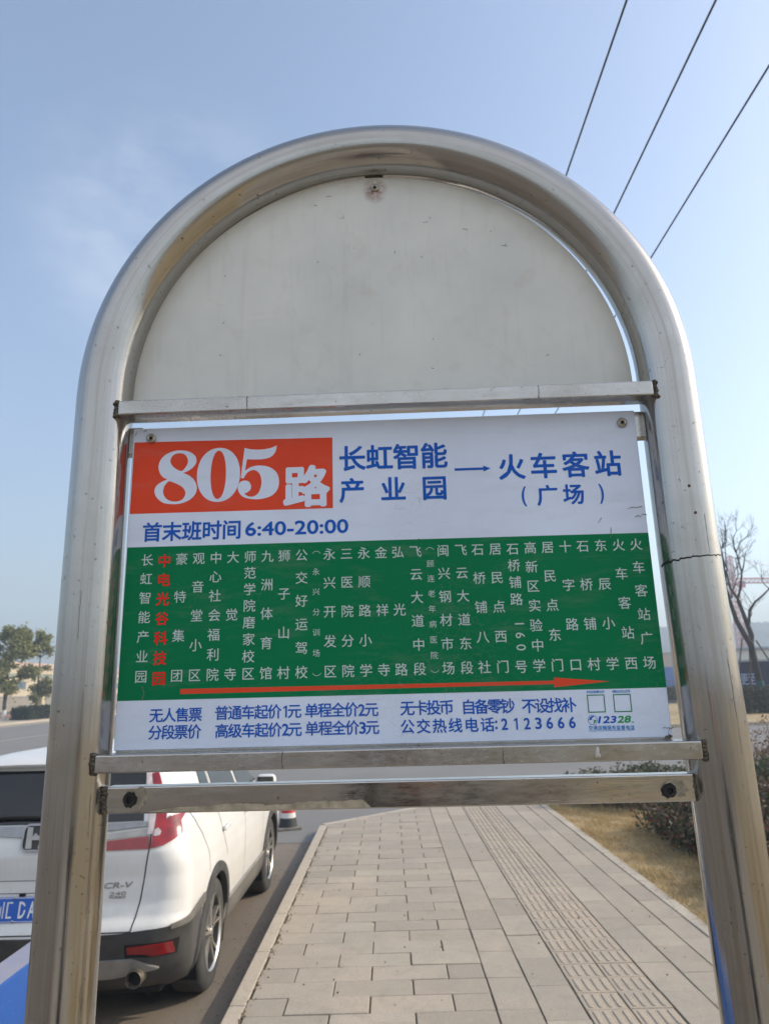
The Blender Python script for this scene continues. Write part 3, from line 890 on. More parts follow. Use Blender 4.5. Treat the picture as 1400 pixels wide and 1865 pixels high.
# route columns
p = Print(2)
ZT, ZB = 2.1006, 1.9246
for t_, x in (('长虹智能产业园', -.3690), ('豪特集团', -.3153), ('观音堂小区', -.2887), ('中心社会福利院', -.2618), ('大觉寺', -.2353),
        ('师范学院磨家校区', -.2087), ('九洲体育馆', -.1821), ('狮子山村', -.1560), ('公交好运驾校', -.1293), ('永兴开发区', -.0865), ('三医院分院', -.0601),
        ('永顺路小学', -.0335), ('金祥寺', -.0072), ('弘光路', .0186), ('飞云大道中段', .0455), ('闽兴钢材市场', .0878), ('飞云大道东段', .1148), ('石桥铺八社', .1407),
        ('居民点西门', .1674), ('高新区实验中学', .2205), ('居民点东门', .2469), ('十字路口', .2736), ('石桥铺村', .3001), ('东辰小学', .3272), ('火车客站西', .3540), ('火车客站广场', .3805)):
    p.run(t_, x, ZT, x, ZB, 0.0172, 0.004)
p.run('永兴分训场', -.1070, 2.0742, -.1070, 1.9518, 0.0102)
p.run('顾连老年病医院', .0677, 2.0810, .0677, 1.9438, 0.0102)
p.run('石桥铺路', .1938, 2.0998, .1942, 2.0229, 0.0172, 0.004); p.han('号', .1941, 1.9238, 0.0172, 0.004)
for ch, z in (('1', 1.9866), ('6', 1.9695), ('0', 1.9519)):
    v, f = T.raw(ch, 0.004); c = (v.min(0) + v.max(0)) / 2; s = 0.0138 / (T.raw('0', 0.0)[0].max(0) - T.raw('0', 0.0)[0].min(0))[1]
    w = (v - c) * s; p.put(np.c_[w[:, 1] + .1961, -w[:, 0] + z], f)
for x in (-.1064, .0678):
    for zc, sg in ((2.1044, 1), (1.9212, -1)):
        a = np.linspace(R(25), R(155), 13)
        o_ = [(x + .0070 * math.cos(q), zc + sg * (.0070 * math.sin(q) - .0048)) for q in a]
        i_ = [(x + .0064 * math.cos(q), zc + sg * (.0062 * math.sin(q) - .0047)) for q in a]
        p.put(np.array(o_ + i_), [(k, k + 1, 14 + k, 13 + k) for k in range(12)])
p.build('pale_lettering', M_ltext)
p = Print(2)
p.run('中电光谷科技园', -.3419, 2.0985, -.3419, 1.9212, 0.0186, 0.018)
p.build('bright_red_lettering', M_hotred)

# the large route number, drawn as outlines
def smooth_loop(txt, n=6):
    P = [tuple(map(float, q.split(','))) for q in txt.split()]
    out = []; N = len(P)
    for i in range(N):
        p0, p1, p2, p3 = (np.array(P[(i + k) % N]) for k in (-1, 0, 1, 2))
        if np.allclose(p1, p2): continue
        if np.allclose(p0, p1): p0 = p1 - (p2 - p1) * .01
        if np.allclose(p2, p3): p3 = p2 + (p2 - p1) * .01
        for k in range(n):
            t_ = k / n
            out.append(tuple(.5 * ((2 * p1) + (-p0 + p2) * t_ + (2 * p0 - 5 * p1 + 4 * p2 - p3) * t_ ** 2 + (-p0 + 3 * p1 - 3 * p2 + p3) * t_ ** 3)))
    return out
def ell(cx_, cy_, rx, ry, e=1.0, n=64):
    o_ = []
    for k in range(n):
        a = 2 * math.pi * k / n; c_, s_ = math.cos(a), math.sin(a)
        o_.append((cx_ + rx * math.copysign(abs(c_) ** e, c_), cy_ + ry * math.copysign(abs(s_) ** e, s_)))
    return o_
E8 = '330,225 375,232 408,255 418,285 405,315 375,338 352,346 352,346 385,362 412,390 425,425 418,460 390,490 350,506 310,509 262,500 228,472 215,440 222,412 245,392 276,378 276,378 250,362 234,335 229,305 238,272 262,245 295,230'
E8a = '331,240 355,246 371,266 375,293 362,320 344,336 315,322 295,302 287,280 293,258 309,244'
E8b = '287,388 322,402 352,421 368,446 366,470 350,489 322,496 292,490 269,472 258,445 262,415 273,398'
E5 = '657,224 657,224 690,233 740,236 785,230 818,217 818,217 811,250 790,276 755,287 710,288 670,285 670,285 661,347 661,347 690,328 730,321 778,330 815,358 830,400 824,448 795,482 745,497 695,496 655,483 633,458 628,430 637,408 658,398 680,404 692,424 690,446 676,460 662,466 674,478 694,484 716,478 735,455 744,410 735,368 714,347 692,346 670,360 655,386 641,382 641,382'
PX = lambda x, y: (-0.3635 + (x - 215) * (0.198 / 615) , 2.1888 + (510 - y) * (0.0909 / 290))
cu = bpy.data.curves.new('digits', 'CURVE'); cu.dimensions = '2D'; cu.fill_mode = 'BOTH'
for loop in (smooth_loop(E8), smooth_loop(E8a), smooth_loop(E8b), ell(530, 362, 107, 143, .94), ell(529, 362, 38, 128, .94), smooth_loop(E5)):
    sp = cu.splines.new('POLY'); sp.points.add(len(loop) - 1); sp.use_cyclic_u = True
    for q, (x, y) in zip(sp.points, loop):
        X, Z = PX(x, y); q.co = (X, Z, 0, 1)
ob = bpy.data.objects.new('digits', cu); COL.objects.link(ob)
bpy.context.view_layer.update()
ev = ob.evaluated_get(bpy.context.evaluated_depsgraph_get()); me = ev.to_mesh()
dv = np.array([v_.co[:2] for v_ in me.vertices]); df = [list(q.vertices) for q in me.polygons]
ev.to_mesh_clear(); bpy.data.objects.remove(ob); bpy.data.curves.remove(cu)
p = Print(2)
p.put(dv, df)
p.han('路', -0.1219, 2.2098, 0.0610, 0.040, 1.06)
p.build('route_number', M_white)

# captions, code frames and hotline mark
p = Print(2)
p.run('手机扫码乘公交', 0.2872, 1.8856, 0.3092, 1.8856, 0.0036, 0.02); p.run('绵阳公交公众号', 0.3245, 1.8853, 0.3465, 1.8853, 0.0036, 0.02)
p.run('交通运输服务监督电话', 0.2870, 1.8360, 0.3460, 1.8350, 0.0055, 0.02)
p.fit('Transportation Service Supervision Hotline', 0.2840, 0.3488, 1.8305, 1.8326, 0.008)
p.build('light_blue_lettering', M_lblue)
p = Print(2)
def ringpoly(o_, i_):
    n_ = len(o_); p.put(np.array(o_ + i_), [(k, (k + 1) % n_, n_ + (k + 1) % n_, n_ + k) for k in range(n_)])
for x0, x1, z0, z1 in ((0.2856, 0.3106, 1.8568, 1.8818), (0.3230, 0.3482, 1.8566, 1.8816)):
    p = Print(2); w = 0.0013
    ringpoly([(x0, z0), (x1, z0), (x1, z1), (x0, z1)], [(x0 + w, z0 + w), (x1 - w, z0 + w), (x1 - w, z1 - w), (x0 + w, z1 - w)])
    p.build('code_frame', M_green)
p = Print(2)
p.fit('123', 0.2978, 0.3232, 1.8416, 1.8516, 0.03, 0.28)
lcx, lcz, lr = 0.2908, 1.8466, 0.0068
ringpoly([(lcx + lr * math.cos(a), lcz + lr * math.sin(a)) for a in np.linspace(0, 2 * math.pi, 41)[:-1]], [(lcx + lr * .91 * math.cos(a), lcz + lr * .91 * math.sin(a)) for a in np.linspace(0, 2 * math.pi, 41)[:-1]])
sw = [(lcx + lr * x, lcz + lr * y) for x, y in ((.45, .72), (.1, .80), (-.3, .72), (-.62, .42), (-.78, .0), (-.30, .02), (-.16, .06), (-.22, .22), (-.10, .42), (.14, .56))]
p.put(np.array(sw), [tuple(range(len(sw)))])
p.build('logo_blue', M_blue)
p = Print(2)
p.fit('28', 0.3252, 0.3440, 1.8416, 1.8516, 0.03, 0.28)
sw = [(lcx + lr * x, lcz + lr * y) for x, y in ((-.45 + .45, -.78), (.3, -.66), (.62, -.38), (.80, .0), (.36, -.02), (.12, .12), (.26, -.16), (.20, -.42))]
p.put(np.array(sw), [tuple(range(len(sw)))])
p.build('logo_green', M_lgreen)
p = Print(2); p.put(np.array([(0.3455, 1.8418), (0.3492, 1.8418), (0.3496, 1.8430), (0.3459, 1.8430)]), [(0, 1, 2, 3)]); p.build('logo_tail', M_lgreen)
# scuffs, peeled lower corner
M_scuff = simple('scuff', (0.17, 0.15, 0.13), 0.8)
for (x, z, L, a) in ((0.385, 2.158, .022, .0), (0.393, 2.146, .018, .25), (0.330, 2.140, .010, 1.0), (0.396, 1.833, .014, .0), (0.397, 1.829, .010, 1.3), (-0.398, 2.31, .006, 1.2), (-.384, 2.313, .006, .8),
        (.345, 2.12, .018, 1.5), (-.3640, 1.905, .014, 1.75), (-.3645, 1.895, .008, 1.2), (.05, 2.12, .006, .2)):
    nick(x, z, L, a, .0005, 0.00095, BOARD, M_scuff)
mb = MB()
for k in range(7): mb.ball((0.396 + random.gauss(0, .002), 0.0012, 1.8225 + random.gauss(0, .002)), (.0022, .0008, .0016))
mb.build('peeled_corner', M_weld, BOARD)
# ------------------------------------------------------------------ parked white SUV
def paint_mat():
    t = NT('dusty_white_paint'); v = t.coord()
    c = t.mix(t.ramp(t.noise(v, 2.2, 6, 0.6), [(0.35, 0.0), (0.7, 1.0)]), (0.72, 0.715, 0.69), (0.66, 0.65, 0.62))
    # road dirt thrown up low on the body
    sx = t.n('SeparateXYZ'); t.l(t.coord(), sx.inputs['Vector'])
    low = t.ramp(t.math('ADD', sx.outputs['Z'], t.math('MULTIPLY', t.noise(v, 7, 6, 0.7), 0.35)), [(0.55, 0.42), (1.02, 0.0)])
    c = t.mix(low, c, (0.40, 0.345, 0.26))
    c = t.mix(t.ramp(t.noise(t.coord('Object', scale=(14, 14, 1.2)), 4, 6, 0.7), [(0.5, 0.0), (0.78, 0.16)]), c, (0.35, 0.32, 0.27))
    t.set(Base_Color=c, Roughness=0.34, Coat_Weight=0.55, Coat_Roughness=0.10)
    return t.mat
M_paint = paint_mat()
M_glass = simple('tinted_glass', (0.010, 0.012, 0.014), 0.05, var=0.2, scale=3, spec=0.6)
M_clad = simple('dusty_black_cladding', (0.050, 0.048, 0.046), 0.55, var=0.35, scale=6, bump=0.1)
M_sill = simple('dusty_sill', (0.13, 0.12, 0.105), 0.5, var=0.35, scale=5)
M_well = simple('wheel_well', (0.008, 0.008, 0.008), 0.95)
M_chrome = simple('chrome', (0.42, 0.42, 0.42), 0.16, 1.0, var=0.1, scale=20)
M_satin = simple('satin_silver', (0.36, 0.345, 0.32), 0.38, 0.55, var=0.15, scale=10)
M_redlens = simple('red_lens', (0.27, 0.003, 0.008), 0.16, var=0.5, scale=9, coat=0.6)
M_redlens2 = simple('dark_red_lens', (0.24, 0.010, 0.012), 0.18, var=0.2, scale=14, coat=0.8)
M_clear = simple('clear_lens', (0.50, 0.42, 0.42), 0.12, var=0.2, scale=24, coat=1.0)
M_seam = simple('panel_gap', (0.03, 0.03, 0.028), 0.9)
M_tyre = simple('tyre_rubber', (0.045, 0.043, 0.040), 0.85, var=0.35, scale=10, bump=0.2)
M_rim = simple('alloy', (0.50, 0.47, 0.42), 0.32, 0.85, var=0.15, scale=20)
M_rimdark = simple('dark_alloy', (0.03, 0.03, 0.03), 0.5)
M_pipe = simple('sooty_pipe', (0.20, 0.175, 0.14), 0.42, 0.7, var=0.4, scale=30)
M_plate = simple('blue_plate', (0.015, 0.10, 0.46), 0.4, var=0.08, scale=20)
M_pltext = simple('plate_white', (0.72, 0.74, 0.76), 0.45)

KY = 0.92
CARX, CARY = -2.21, 4.70
CAR = empty('parked_car', (CARX, CARY, ROAD_Z), 0, 'dusty white SUV parked at the kerb with red tail lamps and blue plate', 'car')
_z = lambda tab: (np.array([a for a, b in tab]), np.array([b for a, b in tab]))
T_yr = _z([(.20, .42), (.26, .25), (.32, .13), (.40, .06), (.50, .015), (.58, -.01), (.625, -.02), (.66, -.005), (.70, .035), (.78, .055), (.92, .055), (1.0, .04), (1.06, .035), (1.12, .05), (1.18, .075), (1.235, .10), (1.40, .20), (1.55, .30), (1.58, .32), (1.61, .36), (1.635, .55), (1.655, .85), (1.665, 1.3)])
T_w = _z([(.20, .78), (.26, .85), (.34, .89), (.42, .905), (.55, .915), (.70, .925), (.85, .928), (.95, .922), (1.02, .908), (1.08, .895), (1.12, .88), (1.18, .865), (1.235, .84), (1.40, .775), (1.52, .715), (1.58, .665), (1.61, .60), (1.635, .50), (1.655, .34), (1.665, .10)])
T_rc = _z([(.2, .24), (.6, .25), (.66, .20), (.8, .17), (1.0, .17), (1.1, .20), (1.25, .22), (1.5, .18), (1.6, .16), (1.64, .12), (1.665, .04)])
T_bow = _z([(.2, .09), (.6, .10), (.7, .08), (1.0, .08), (1.2, .08), (1.6, .07), (1.665, .02)])
T_yf = _z([(.2, 4.3), (.4, 4.5), (.6, 4.56), (.8, 4.52), (.92, 4.42), (.97, 4.2), (1.0, 3.85), (1.04, 3.5), (1.12, 3.32), (1.235, 3.12), (1.4, 2.8), (1.52, 2.52), (1.58, 2.28), (1.61, 2.12), (1.635, 1.95), (1.655, 1.75), (1.665, 1.45)])
def prm(z):
    f = lambda t: float(np.interp(z, *t))
    w, rc = f(T_w), f(T_rc)
    return f(T_yr), w, min(rc, w * .8), f(T_bow), f(T_yf)
RF = 0.34
def S2(s, z):
    yr, w, rc, bow, yf = prm(z)
    L1 = w - rc; L2 = rc * math.pi / 2; y1 = yr + bow * (L1 / w) ** 2
    rf = min(RF, w * .8)
    L3 = max(0.01, yf - rf - (y1 + rc)); L4 = rf * math.pi / 2
    if s <= L1: x, y = s, yr + bow * (s / w) ** 2
    elif s <= L1 + L2:
        a = (s - L1) / rc; x, y = L1 + rc * math.sin(a), y1 + rc - rc * math.cos(a)
    elif s <= L1 + L2 + L3: x, y = w, y1 + rc + (s - L1 - L2)
    elif s <= L1 + L2 + L3 + L4:
        a = (s - L1 - L2 - L3) / rf; x, y = w - rf + rf * math.cos(a), yf - rf + rf * math.sin(a)
    else: x, y = max(0.0, w - rf - (s - L1 - L2 - L3 - L4)), yf
    return x, y
def smax(z):
    yr, w, rc, bow, yf = prm(z); rf = min(RF, w * .8)
    y1 = yr + bow * ((w - rc) / w) ** 2
    return (w - rc) + rc * math.pi / 2 + max(.01, yf - rf - y1 - rc) + rf * math.pi / 2 + (w - rf)
def s_of(kind, val, z):
    yr, w, rc, bow, yf = prm(z); L1 = w - rc; y1 = yr + bow * (L1 / w) ** 2
    if kind == 's': return val
    if kind == 'x':
        if val <= L1: return val
        return L1 + rc * math.asin(min(1, (val - L1) / rc))
    if val >= y1 + rc: return L1 + rc * math.pi / 2 + (val - y1 - rc)
    if val <= y1: return L1
    return L1 + rc * math.acos(max(-1, min(1, (y1 + rc - val) / rc)))
def SP(s, z, off=0.0, sg=1):
    x, y = S2(abs(s), z)
    if s < 0: x = -x
    if off:
        e = 0.006
        g = lambda a, b: np.array([math.copysign(1, a if a else 1) * S2(abs(a), b)[0], S2(abs(a), b)[1] * KY, b])
        ds = g(s + e, z) - g(s - e, z) if abs(s) > e else np.array([2 * e, 0, 0.])
        dz = g(s if abs(s) > e else e, z + e) - g(s if abs(s) > e else e, z - e)
        n_ = np.cross(ds, dz); n_ /= np.linalg.norm(n_) + 1e-9
        if n_[1] > 0 and abs(x) < 0.3: n_ = -n_
        return (sg * (x + n_[0] * off), y * KY + n_[1] * off, z + n_[2] * off)
    return (sg * x, y * KY, z)
RAX, FAX, WZ, WR = 0.92, 0.92 + 2.46, 0.362, 0.360     # axles (true metres from the rear plane)
# body shell
zs = sorted(set([round(v, 4) for v in list(np.linspace(.20, 1.12, 60)) + list(np.linspace(1.12, 1.58, 22)) + [1.595, 1.61, 1.622, 1.635, 1.645, 1.655, 1.661, 1.665]]))
NS = 220
grid = []
for z in zs:
    m_ = smax(z); row = []
    for k in range(NS + 1):
        # denser near the rear corner
        f = k / NS; s = m_ * (f ** 1.25)
        row.append(SP(s, z))
    grid.append(row)
mb = MB()
for sg in (1, -1):
    vs = [(sg * x, y, z) for r_ in grid for (x, y, z) in r_]
    fs = []; W1 = NS + 1
    for i in range(len(zs) - 1):
        for k in range(NS):
            q = (i * W1 + k, i * W1 + k + 1, (i + 1) * W1 + k + 1, (i + 1) * W1 + k)
            c = np.mean([vs[j] for j in q], axis=0)
            if abs(c[0]) > .55 and c[2] < .86:
                if math.hypot(c[1] - RAX, c[2] - WZ) < .405 or math.hypot(c[1] - FAX, c[2] - WZ) < .405: continue
            fs.append(q if sg > 0 else q[::-1])
    mb.add(vs, fs)
    top = [(sg * x, y, z) for (x, y, z) in grid[-1]]
mb.add([grid[-1][k] for k in range(NS + 1)] + [(-x, y, z) for x, y, z in grid[-1][::-1]], [tuple(range(2 * NS + 2))])
body = mb.build('body', M_paint, CAR, smooth=True)
mod = body.modifiers.new('weld', 'WELD'); mod.merge_threshold = 0.0005

def ribbon(mb, A, B, n, m, off, sides=(1, -1), skirt=0.012):
    """patch of the skin between polylines A and B; nodes (kind, value, z)"""
    def sample(P, t):
        N_ = len(P) - 1; i = min(int(t * N_), N_ - 1); f = t * N_ - i
        za, zb = P[i][2], P[i + 1][2]; z = za + (zb - za) * f
        sa, sb = s_of(P[i][0], P[i][1], z), s_of(P[i + 1][0], P[i + 1][1], z)
        return sa + (sb - sa) * f, z
    for sg in sides:
        g = []
        for i in range(n + 1):
            a = sample(A, i / n); b = sample(B, i / n)
            g.append([(a[0] + (b[0] - a[0]) * j / m, a[1] + (b[1] - a[1]) * j / m) for j in range(m + 1)])
        vs = [SP(s, z, off, sg) for r_ in g for s, z in r_]
        lo = [SP(s, z, off - skirt, sg) for r_ in g for s, z in r_]
        W1 = m + 1; V = len(vs); fs = []
        for i in range(n):
            for j in range(m): fs.append((i * W1 + j, i * W1 + j + 1, (i + 1) * W1 + j + 1, (i + 1) * W1 + j))
        edge = [(i, 0) for i in range(n)] + [(n, j) for j in range(m)] + [(i, m) for i in range(n, 0, -1)] + [(0, j) for j in range(m, 0, -1)]
        ids = [i * W1 + j for i, j in edge]
        for a, b in zip(ids, ids[1:] + ids[:1]): fs.append((a, b, V + b, V + a))
        if sg < 0: fs = [f[::-1] for f in fs]
        mb.add(vs + lo, fs)
    return mb
def patch(name, A, B, n, m, off, mat, parent=CAR, sides=(1, -1), each=True, skirt=0.012):
    if each and len(sides) > 1:
        return [ribbon(MB(), A, B, n, m, off, (s,), skirt).build(name, mat, parent, smooth=True, angle='fix') for s in sides]
    return ribbon(MB(), A, B, n, m, off, sides, skirt).build(name, mat, parent, smooth=True, angle='fix')
def gapline(mb, pts, w=0.005, off=0.0012, sides=(1, -1)):
    A = []; B = []
    P = []
    for (k0, v0, z0), (k1, v1, z1) in zip(pts, pts[1:]):
        for f in np.linspace(0, 1, 9)[:-1]:
            z = z0 + (z1 - z0) * f; s0, s1 = s_of(k0, v0, z), s_of(k1, v1, z); P.append((s0 + (s1 - s0) * f, z))
    P.append((s_of(*pts[-1][:2], pts[-1][2]), pts[-1][2]))
    for sg in sides:
        vs = []
        for i, (s, z) in enumerate(P):
            a, b = P[max(i - 1, 0)], P[min(i + 1, len(P) - 1)]
            d_ = np.array([b[0] - a[0], b[1] - a[1]]); d_ /= np.linalg.norm(d_) + 1e-9; q = np.array([-d_[1], d_[0]]) * w / 2
            vs += [SP(s - q[0], z - q[1], off, sg), SP(s + q[0], z + q[1], off, sg)]
        mb.add(vs, [(2 * i, 2 * i + 2, 2 * i + 3, 2 * i + 1) for i in range(len(P) - 1)])
    return mb

# tailgate window and its wiper
patch('rear_window', [('x', -.63, 1.237), ('x', .63, 1.237)], [('x', -.575, 1.54), ('x', .575, 1.54)], 40, 14, 0.004, M_glass, sides=(1,))
mb = MB()
for k in range(24):
    f0, f1 = k / 24, (k + 1) / 24
    for f, g in ((f0, f1),):
        a = SP(-.46 + .58 * f, 1.258 + .012 * math.sin(3 * f), .022); b = SP(-.46 + .58 * g, 1.258 + .012 * math.sin(3 * g), .022)
        mb.bar(a, b, .012, n=6)
mb.build('rear_wiper', M_well, CAR, smooth=True)
# spoiler over the window
mb = MB(); vs = []; nx = 36
for k in range(nx + 1):
    x = -.62 + 1.24 * k / nx; e = (abs(x) / .62) ** 4
    yb = (.235 + .06 * (x / .62) ** 2) * KY
    vs += [(x, (.62 + .05 * e) * KY, 1.643 - .035 * e), (x, .40 * KY, 1.632 - .038 * e), (x, yb + .03, 1.605 - .04 * e), (x, yb, 1.586 - .035 * e), (x, yb + .012, 1.570 - .03 * e), (x, yb + .16, 1.545 - .02 * e)]
fs = []
for k in range(nx):
    for j in range(5): fs.append((k * 6 + j, k * 6 + j + 1, (k + 1) * 6 + j + 1, (k + 1) * 6 + j))
fs += [tuple(range(6)), tuple(range(nx * 6 + 5, nx * 6 - 1, -1))]
mb.add(vs, fs); mb.build('spoiler', M_paint, CAR, smooth=True, angle='fix')
# lamps
for sg in (1, -1):
    L = ribbon(MB(), [('x', .705, 1.19), ('x', .700, 1.26), ('x', .660, 1.38), ('x', .615, 1.50)], [('x', .762, 1.20), ('x', .750, 1.28), ('x', .702, 1.40), ('x', .648, 1.51)], 24, 5, .012, (sg,)) 
    ribbon(L, [('x', .694, 1.082), ('x', .775, 1.098), ('x', .85, 1.138), ('y', .23, 1.200), ('y', .40, 1.270)], [('x', .705, 1.200), ('x', .765, 1.240), ('x', .815, 1.262), ('y', .27, 1.285), ('y', .43, 1.292)], 30, 8, .013, (sg,))
    lamp = L.build('tail_lamp', M_redlens, CAR, smooth=True, angle='fix')
    ribbon(MB(), [('x', .668, 1.16), ('x', .662, 1.26), ('x', .622, 1.38), ('x', .582, 1.50)], [('x', .703, 1.16), ('x', .697, 1.26), ('x', .656, 1.38), ('x', .612, 1.50)], 20, 3, .012, (sg,)).build('clear_strip', M_clear, lamp, smooth=True, angle='fix')
    ribbon(MB(), [('x', .706, 1.150), ('x', .722, 1.146), ('x', .742, 1.152)], [('x', .707, 1.182), ('x', .724, 1.190), ('x', .745, 1.172)], 8, 5, .0165, (sg,)).build('reversing_lens', M_clear, lamp, smooth=True, angle='fix')
    ribbon(MB(), [('x', .775, 1.242), ('x', .83, 1.258), ('y', .36, 1.283)], [('x', .770, 1.252), ('x', .82, 1.269), ('y', .36, 1.290)], 12, 4, .017, (sg,)).build('lamp_gloss_strip', M_clear, lamp, smooth=True, angle='fix')  # pale strip draws the gloss highlight along the lamp's upper edge
    ribbon(MB(), [('x', .30, 1.082), ('x', .685, 1.080)], [('x', .34, 1.128), ('x', .682, 1.150)], 24, 5, .011, (sg,)).build('tail_bar_lamp', M_redlens2, CAR, smooth=True, angle='fix')
    ribbon(MB(), [('x', .36, 1.136), ('x', .682, 1.156)], [('x', .36, 1.166), ('x', .680, 1.192)], 20, 3, .007, (sg,)).build('grey_trim', M_satin, CAR, smooth=True, angle='fix')
# chrome garnish with the badge
mb = ribbon(MB(), [('x', -.66, 1.204), ('x', -.2, 1.172), ('x', -.1, 1.168), ('x', 0, 1.168), ('x', .1, 1.168), ('x', .2, 1.172), ('x', .66, 1.204)], [('x', -.655, 1.230)] + [('x', v, 1.228) for v in (-.2, -.1, 0, .1, .2)] + [('x', .655, 1.230)], 60, 6, .016, (1,))
M_dchrome = simple('dark_chrome', (0.27, 0.27, 0.275), 0.16, 1.0, var=0.1, scale=20)
GAR = mb.build('chrome_garnish', M_dchrome, CAR, smooth=True, angle='fix')
def on_rear(pts, off):   # (x, z) points on the tailgate skin
    return [SP(s_of('x', abs(x), z) * (1 if x >= 0 else -1), z, off) for x, z in pts]
def rrect(cx_, cz, hw, hh, r, n=6, taper=0.0):
    o_ = []
    for (sx_, sz_, a0) in ((1, 1, 0), (-1, 1, 90), (-1, -1, 180), (1, -1, 270)):
        for k in range(n + 1):
            a = R(a0 + 90 * k / n); z = cz + sz_ * (hh - r) + r * math.sin(a)
            o_.append((cx_ + (sx_ * (hw - r) + r * math.cos(a)) * (1 + taper * (z - cz) / hh), z))
    return o_
def slabrim(name, outer, inner, o0, o1, mat, parent):
    mb = MB(); n_ = len(outer)
    A = on_rear(outer, o0); B = on_rear(outer, o1); C_ = on_rear(inner, o1); D_ = on_rear(inner, o0)
    fs = []
    for k in range(n_):
        j = (k + 1) % n_
        fs += [(k, j, n_ + j, n_ + k), (n_ + k, n_ + j, 2 * n_ + j, 2 * n_ + k), (2 * n_ + k, 2 * n_ + j, 3 * n_ + j, 3 * n_ + k)]
    mb.add(A + B + C_ + D_, fs); return mb.build(name, mat, parent, angle='fix', smooth=True)
def slabfill(name, outer, o0, o1, mat, parent):
    mb = MB(); n_ = len(outer)
    A = on_rear(outer, o0); B = on_rear(outer, o1)
    mb.add(A + B, [tuple(range(n_, 2 * n_))] + [(k, (k + 1) % n_, n_ + (k + 1) % n_, n_ + k) for k in range(n_)])
    return mb.build(name, mat, parent)
BC = 1.163
slabfill('badge_ground', rrect(0, BC, .083, .066, .030, taper=.05), 0.0, .018, M_rimdark, GAR)
slabrim('badge_rim', rrect(0, BC, .090, .073, .034, taper=.05), rrect(0, BC, .079, .062, .028, taper=.05), .0, .028, M_dchrome, GAR)
H_ = MB()
for pts in ([(-.070, BC + .056), (-.036, BC + .056), (-.020, BC - .056), (-.056, BC - .056)], [(.070, BC + .056), (.036, BC + .056), (.020, BC - .056), (.056, BC - .056)], [(-.029, BC - .014), (.029, BC - .014), (.031, BC + .008), (-.031, BC + .008)]):
    A = on_rear(pts, .015); B = on_rear(pts, .026)
    H_.add(A + B, [(4, 5, 6, 7)] + [(k, (k + 1) % 4, 4 + (k + 1) % 4, 4 + k) for k in range(4)])
H_.build('badge_letter', M_satin, GAR)
# tailgate seams
def seam(name, pts, w):
    for sg in (1, -1): gapline(MB(), pts, w, sides=(sg,)).build(name, M_seam, CAR)
seam('tailgate_seam', [('x', .690, 1.235), ('x', .690, 1.08), ('x', .675, .98), ('x', .650, .80), ('x', .615, .63)], .008)
seam('tailgate_seam', [('x', 0, .638), ('x', .3, .638), ('x', .615, .634)], .007)
seam('tailgate_seam', [('x', 0, .925), ('x', .30, .925), ('x', .345, .90), ('x', .36, .80), ('x', .34, .70)], .004)
seam('tailgate_seam', [('x', 0, .855), ('x', .25, .855)], .004)
# plate
PLT = slabfill('number_plate', rrect(0, .766, .220, .070, .010), .006, .013, M_plate, CAR)
slabrim('plate_border', rrect(0, .766, .218, .068, .009), rrect(0, .766, .214, .064, .007), .012, .0138, M_pltext, PLT)
def type_on_rear(txt, x0, x1, z0, z1, off, mat, name, parent, bold=0.02, slant=0.0):
    v, f = T.raw(txt, 0.0); lo, hi = v.min(0), v.max(0); w = (v - lo) / (hi - lo)
    r_ = bold * .6 * (z1 - z0)
    pts = [(x0 + a * (x1 - x0) + slant * b * (z1 - z0), z0 + b * (z1 - z0)) for a, b in w]
    mb = MB(); mb.add(on_rear(pts, off), f)
    for k in range(6):
        c_, s_ = r_ * math.cos(k * math.pi / 3), r_ * math.sin(k * math.pi / 3)
        mb.add(on_rear([(p_[0] + c_, p_[1] + s_) for p_ in pts], off + .00008 * (k + 1)), f)
    return mb.build(name, mat, parent)
for ch, xc_, w_ in (('川', -.182, .044), ('D', -.048, .038), ('A', .011, .042)):
    type_on_rear(ch, xc_ - w_ / 2, xc_ + w_ / 2, .722, .812, .0150, M_pltext, 'plate_character', PLT, .030)
mb = MB()
for x0, x1, z0, z1 in ((-.143, -.134, .722, .812), (-.1339, -.108, .803, .812), (-.1339, -.112, .763, .772), (-.1339, -.108, .722, .731)):
    mb.add(on_rear([(x0, z0), (x1, z0), (x1, z1), (x0, z1)], .0150), [(0, 1, 2, 3)])
mb.build('plate_character', M_pltext, PLT)
mb = MB(); mb.ball(on_rear([(-.0865, .768)], .0140)[0], (.007, .0015, .007)); mb.build('plate_dot', M_pltext, PLT, smooth=True)
for x, z in ((-.098, .832), (-.098, .700), (.10, .832), (.10, .700)):
    mb = MB(); mb.ball(on_rear([(x, z)], .0145)[0], (.009, .004, .009)); mb.build('plate_screw', M_chrome, PLT, smooth=True)
type_on_rear('CR-V', .425, .590, .866, .898, .0045, M_satin, 'model_badge', CAR, .06, .35)
type_on_rear('240', .462, .560, .824, .846, .0045, M_satin, 'engine_badge', CAR, .02, .2)
type_on_rear('TURBO', .458, .558, .808, .820, .0045, M_seam, 'engine_badge', CAR, .02, .2)
mb = MB(); mb.box((-.06, .045, .848), (.035, .02, .016), bevel=.004); mb.build('camera_eye', M_well, CAR)

